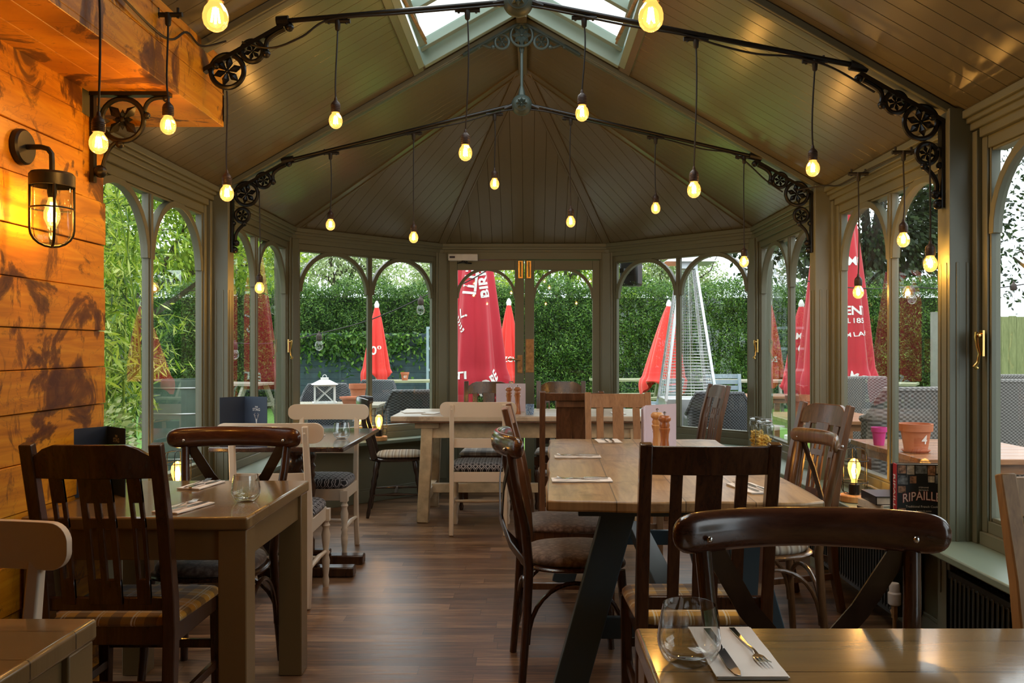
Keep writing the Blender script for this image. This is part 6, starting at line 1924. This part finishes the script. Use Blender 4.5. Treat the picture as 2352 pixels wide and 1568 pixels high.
W2 = [((-2.02, 11.1), PI - 0.3, 'dark wicker armchair outside behind the big terracotta pots, under the small parasol', 0), ((-1.15, 8.95), 0.2, 'dark wicker armchair close outside the left angled window, its back to us', 0), ((-1.30, 10.45), PI / 2 + 0.4, 'dark wicker armchair turned sideways near the left glass door', 0),
      ((1.88, 8.55), -0.1, 'black wicker armchair close outside the right angled window below the heater', 0)]
for (x, y), rz, lb, _ in W2: copy_tree(wk, (x, y, GZ), rz, lb)
wl_ = wicker_chair((2.62, 6.15, GZ + 0.03), 0.15, 'grey brown wicker armchair outside the right window behind the teak table', 'wicker_l', 0.66, 1.0)
for (x, y), rz, lb in [((3.35, 8.1), PI + 0.3, 'grey brown wicker armchair farther off in the right window, beside the crimson parasol'), ((4.25, 7.9), -0.3, 'grey brown wicker armchair with slanting back near the patch of lawn, right window'),
                       ((2.42, 3.68), 0.0, 'large wicker armchair filling the lower part of the rightmost window'), ((3.45, 5.3), 0.2, 'wicker armchair just behind the large one in the rightmost window'), ((5.10, 8.7), PI, 'wicker armchair far off before the fence in the rightmost window')]:
    copy_tree(wl_, (x, y, GZ + 0.02), rz, lb)

# ---- tables outside ------------------------------------------------
def patio_table(loc, lx, ly, h, label, mat='teak', rz=0.0):
    t = thing('patio_table', loc, rz, label, 'table')
    b = MB(); n = max(4, int(ly / 0.12))
    for k in range(n): b.box(-lx / 2, lx / 2, -ly / 2 + ly * k / n + 0.003, -ly / 2 + ly * (k + 1) / n - 0.003, h - 0.03, h)
    b.build('table_top', M[mat], t, bevel=0.004)
    b = MB(); b.box(-lx / 2 + .04, lx / 2 - .04, -ly / 2 + .04, ly / 2 - .04, h - 0.08, h - 0.03); b.build('apron', M[mat], t)
    for sx in (-1, 1):
        for sy in (-1, 1): MB().cbox((sx * (lx / 2 - 0.06), sy * (ly / 2 - 0.06), (h - 0.03) / 2), (0.06, 0.06, h - 0.03)).build('leg', M[mat], t)
    return t
TH = 0.74 - GZ
patio_table((2.36, 4.72, GZ), 0.80, 0.95, TH, 'orange varnished teak table with flower pots close outside the right window')
patio_table((2.40, 6.95, GZ), 0.80, 0.95, TH, 'orange teak table with a terracotta pot outside the far right window')
patio_table((2.72, 10.5, GZ), 0.9, 0.7, TH - 0.02, 'weathered teak table on the grass outside the right angled window')
patio_table((-1.98, 9.2, GZ), 0.95, 0.6, 0.70 - GZ, 'dark patio table carrying the white lantern', 'weathered')

def picnic(loc, rz, label, mat):
    t = thing('picnic_table', loc, rz, label, 'picnic table', 'picnic tables on the lawn')
    b = MB()
    for k in range(5): b.box(-0.75, 0.75, -0.37 + 0.15 * k, -0.23 + 0.15 * k, 0.72, 0.755)
    b.build('table_top', M[mat], t)
    for s in (-1, 1):
        b = MB(); 
        for k in range(2): ya = s * (0.62 + 0.14 * k); b.box(-0.75, 0.75, ya - 0.065, ya + 0.065, 0.42, 0.455)
        b.build('bench', M[mat], t)
        b = MB()
        for q in (-1, 1): b.sweep([(s * 0.55, q * 0.72, 0), (s * 0.55, q * 0.28, 0.72)], 0.045, 0.09, (1, 0, 0))
        b.box(s * 0.55 - 0.02, s * 0.55 + 0.02, -0.78, 0.78, 0.36, 0.42)
        b.build('trestle', M[mat], t)
    return register(t)
pc = picnic((-2.15, 15.3, GZ), 0.2, 'greenish picnic table with numbered pot outside the left angled window', 'green_timber')
for (x, y), rz, lb in [((1.95, 15.9), 0.15, 'greenish picnic table outside the right angled window, left of the heater'), ((5.6, 14.3), -0.5, 'greenish picnic table seen in the far right side window')]:
    copy_tree(pc, (x, y, GZ), rz, lb)
pg = picnic((3.85, 15.4, GZ), -0.1, 'weathered grey picnic table right of the patio heater', 'weathered')
for (x, y), rz, lb in [((6.3, 12.3), 0.3, 'weathered grey picnic table in the right window in front of the hedge end'), ((-4.9, 14.2), -0.3, 'weathered grey picnic table seen through the far left side window')]:
    copy_tree(pg, (x, y, GZ), rz, lb)

def garden_chair(loc, rz, label):
    t = thing('slatted_garden_chair', loc, rz, label, 'chair', 'slatted garden chairs')
    m = M['grey_paint']
    for s in (-1, 1):
        MB().sweep([(s * 0.24, -0.26, 0), (s * 0.24, -0.22, 0.45), (s * 0.24, -0.33, 0.95)], 0.04, 0.04, (1, 0, 0)).build('back_post', m, t)
        MB().sweep([(s * 0.24, 0.22, 0), (s * 0.24, 0.22, 0.62)], 0.04, 0.04, (1, 0, 0)).build('leg', m, t)
        MB().box(s * 0.24 - 0.025, s * 0.24 + 0.025, -0.25, 0.26, 0.62, 0.65).build('arm', m, t)
    b = MB()
    for k in range(6): b.box(-0.23, 0.23, -0.24 + 0.085 * k, -0.17 + 0.085 * k, 0.42, 0.44)
    b.build('seat', m, t)
    b = MB()
    for k in range(6): z = 0.52 + 0.08 * k; y = -0.24 - 0.11 * (z - 0.45) / 0.5; b.box(-0.23, 0.23, y - 0.008, y + 0.008, z - 0.03, z + 0.03)
    b.build('backrest', m, t)
    return register(t)
gc = garden_chair((2.75, 11.9, GZ), PI, 'pale blue grey slatted chair on the grass right of the heater')
copy_tree(gc, (1.50, 10.6, GZ), 0.9, 'pale blue grey slatted chair left of the heater foot')

def pot(loc, r, h, label, mat='terra', saucer=False, mark=None, name='plant_pot'):
    t = thing(name, loc, 0, label, 'plant pot', 'pots outside')
    MB().lathe([(r * 0.66, 0), (r * 0.88, h * 0.74), (r, h * 0.745), (r * 1.02, h), (r * 0.92, h), (r * 0.85, h * 0.75), (r * 0.62, h * 0.06), (0, h * 0.06)], 32).build('pot_body', M[mat], t)
    if saucer:
        MB().lathe([(r * 0.7, 0), (r * 0.88, h * 0.09), (r * 0.84, h * 0.09), (r * 0.68, 0.004), (0, 0.004)], 32).build('saucer', M[mat], t)
    if mark:
        tv, tf = text_mesh(mark, h * 0.42, 0, maxlen=h * 0.1, bold=0.0015)
        vs = []
        for u, v, _ in tv:
            z = h * 0.46 + v; rr_ = r * (0.66 + 0.22 * z / (h * 0.74)) + 0.002
            a = -PI / 2 + 0.25 + u / rr_; vs.append((rr_ * math.cos(a), rr_ * math.sin(a), z))
        b = MB(); b.add(vs, tf); b.build('painted_number', M['chalk'], t, smooth=0)
    return t
pot((2.055, 4.53, 0.74), 0.083, 0.15, 'terracotta pot with white number 4 on the teak table', saucer=True, mark='4')
pot((2.0, 4.87, 0.74), 0.042, 0.10, 'small pink pot left of the terracotta pot on the teak table', 'pink')
pot((2.13, 6.75, 0.74), 0.10, 0.18, 'terracotta pot on the teak table outside the far right window')
pot((-1.80, 9.02, 0.70), 0.12, 0.08, 'wide shallow terracotta bowl beside the white lantern')
pot((-1.80, 9.37, 0.70), 0.095, 0.20, 'upright terracotta pot behind the wide bowl on the lantern table', 'terra')
pot((-2.13, 15.2, 0.755 + GZ), 0.075, 0.14, 'little numbered terracotta pot on the greenish picnic table', mark='61')
pot((2.30, 15.75, 0.755 + GZ), 0.10, 0.22, 'terracotta pot at the foot of the parasol behind the heater')

# white lantern
ln = thing('white_lantern', (-2.10, 9.12, 0.70), 0.25, 'white wooden lantern with crossed bars outside the left angled window', 'lantern')
b = MB(); b.box(-0.125, 0.125, -0.125, 0.125, 0, 0.02); b.box(-0.11, 0.11, -0.11, 0.11, 0.19, 0.205); b.build('tray', M['white'], ln)
for k in range(4):
    Rk = RZ(k * PI / 2); b = MB(); b.box(-0.11, -0.092, -0.11, -0.092, 0.02, 0.19, Rk)
    b.sweep([(-0.09, -0.10, 0.19), (0, -0.10, 0.11), (-0.09, -0.10, 0.02)], 0.006, 0.008, (0, 1, 0), Rk); b.sweep([(0.09, -0.10, 0.19), (0, -0.10, 0.11), (0.09, -0.10, 0.02)], 0.006, 0.008, (0, 1, 0), Rk)
    b.build('side_frame', M['white'], ln)
    b = MB(); b.add([(-0.092, -0.10, 0.02), (0.092, -0.10, 0.02), (0.092, -0.10, 0.19), (-0.092, -0.10, 0.19)], [(0, 1, 2, 3)], Rk); b.build('glass_pane', M['thin'], ln, smooth=0)
b = MB(); b.add([(-0.135, -0.135, 0.205), (0.135, -0.135, 0.205), (0.135, 0.135, 0.205), (-0.135, 0.135, 0.205), (-0.05, -0.05, 0.25), (0.05, -0.05, 0.25), (0.05, 0.05, 0.25), (-0.05, 0.05, 0.25)], [(3, 2, 1, 0), (4, 5, 6, 7), (0, 1, 5, 4), (1, 2, 6, 5), (2, 3, 7, 6), (3, 0, 4, 7)])
b.box(-0.04, 0.04, -0.04, 0.04, 0.25, 0.275); b.ring((0, 0, 0.285), 0.02, 0.003, 'Y', 14, 5); b.build('roof', M['white'], ln)

# fence on the right
fn = thing('board_fence', (0, 16.0, GZ), 0, 'greenish board fence with concrete posts beyond the right windows', 'fence')
b = MB(); rr = random.Random(5)
x = 7.6
while x < 16.5: b.box(x, x + 0.135, 0, 0.02 + rr.uniform(0, .006), 0.05, 1.90 + rr.uniform(-.01, .01)); x += 0.14
b.build('boards', M['fence'], fn)
for px_ in (7.5, 9.4, 11.3, 13.2, 15.1):
    MB().box(px_ - 0.06, px_ + 0.06, -0.05, 0.06, 0, 1.98).build('post', M['paving'], fn)

# festoon lights outside
def span(pts, label):
    b = MB(); P = []
    for a, c in zip(pts, pts[1:]): P += [Vector(a) + (Vector(c) - Vector(a)) * k / 6 - Vector((0, 0, 0.05 * math.sin(PI * k / 6))) for k in range(6)]
    P.append(Vector(pts[-1])); b.tube(P, 0.006, 5); return tag(b.build('festoon_cable', M['cable']), label, 'cable', 'black festoon cables')
span([(-3.05, 9.0, 1.34), (-2.15, 9.0, 1.43), (-1.0, 9.0, 1.84), (-0.3, 9.0, 2.15)], 'cable of unlit garden bulbs crossing the left angled window')
for (x, z, lb) in ((-3.0, 1.29, 'unlit clear garden bulb low in the far left side window'), (-2.13, 1.38, 'unlit clear garden bulb over the dark shed'), (-1.08, 1.75, 'unlit clear garden bulb near the top right of the left angled window')):
    t = thing('garden_bulb', (x, 9.0, z), 0, lb, 'light bulb', 'unlit garden festoon bulbs'); bulb_parts(t, -0.02, False, 1.6, 'socket')
span([(2.9, 9.0, 1.98), (4.0, 9.0, 1.92), (5.2, 9.0, 1.95), (6.4, 9.0, 1.92), (8.5, 9.0, 2.1)], 'cable of unlit garden bulbs crossing the right windows')
for (x, z, lb) in ((4.0, 1.86, 'unlit clear garden bulb beside the right window mullion'), (5.05, 1.90, 'unlit clear garden bulb in the rightmost window')):
    t = thing('garden_bulb', (x, 9.0, z), 0, lb, 'light bulb', 'unlit garden festoon bulbs'); bulb_parts(t, -0.02, False, 1.6, 'socket')

# outdoor loudspeaker fixed high beside the right angled window
sp = thing('outdoor_speaker', (0.98, 8.02, 1.98), -0.5, 'black outdoor loudspeaker at the top left of the right angled window', 'loudspeaker')
MB().box(-0.09, 0.09, -0.08, 0.08, -0.13, 0.13).build('speaker_case', M['black'], sp, bevel=0.025)
MB().box(-0.02, 0.02, -0.22, -0.08, -0.02, 0.02).build('wall_arm', M['black'], sp)
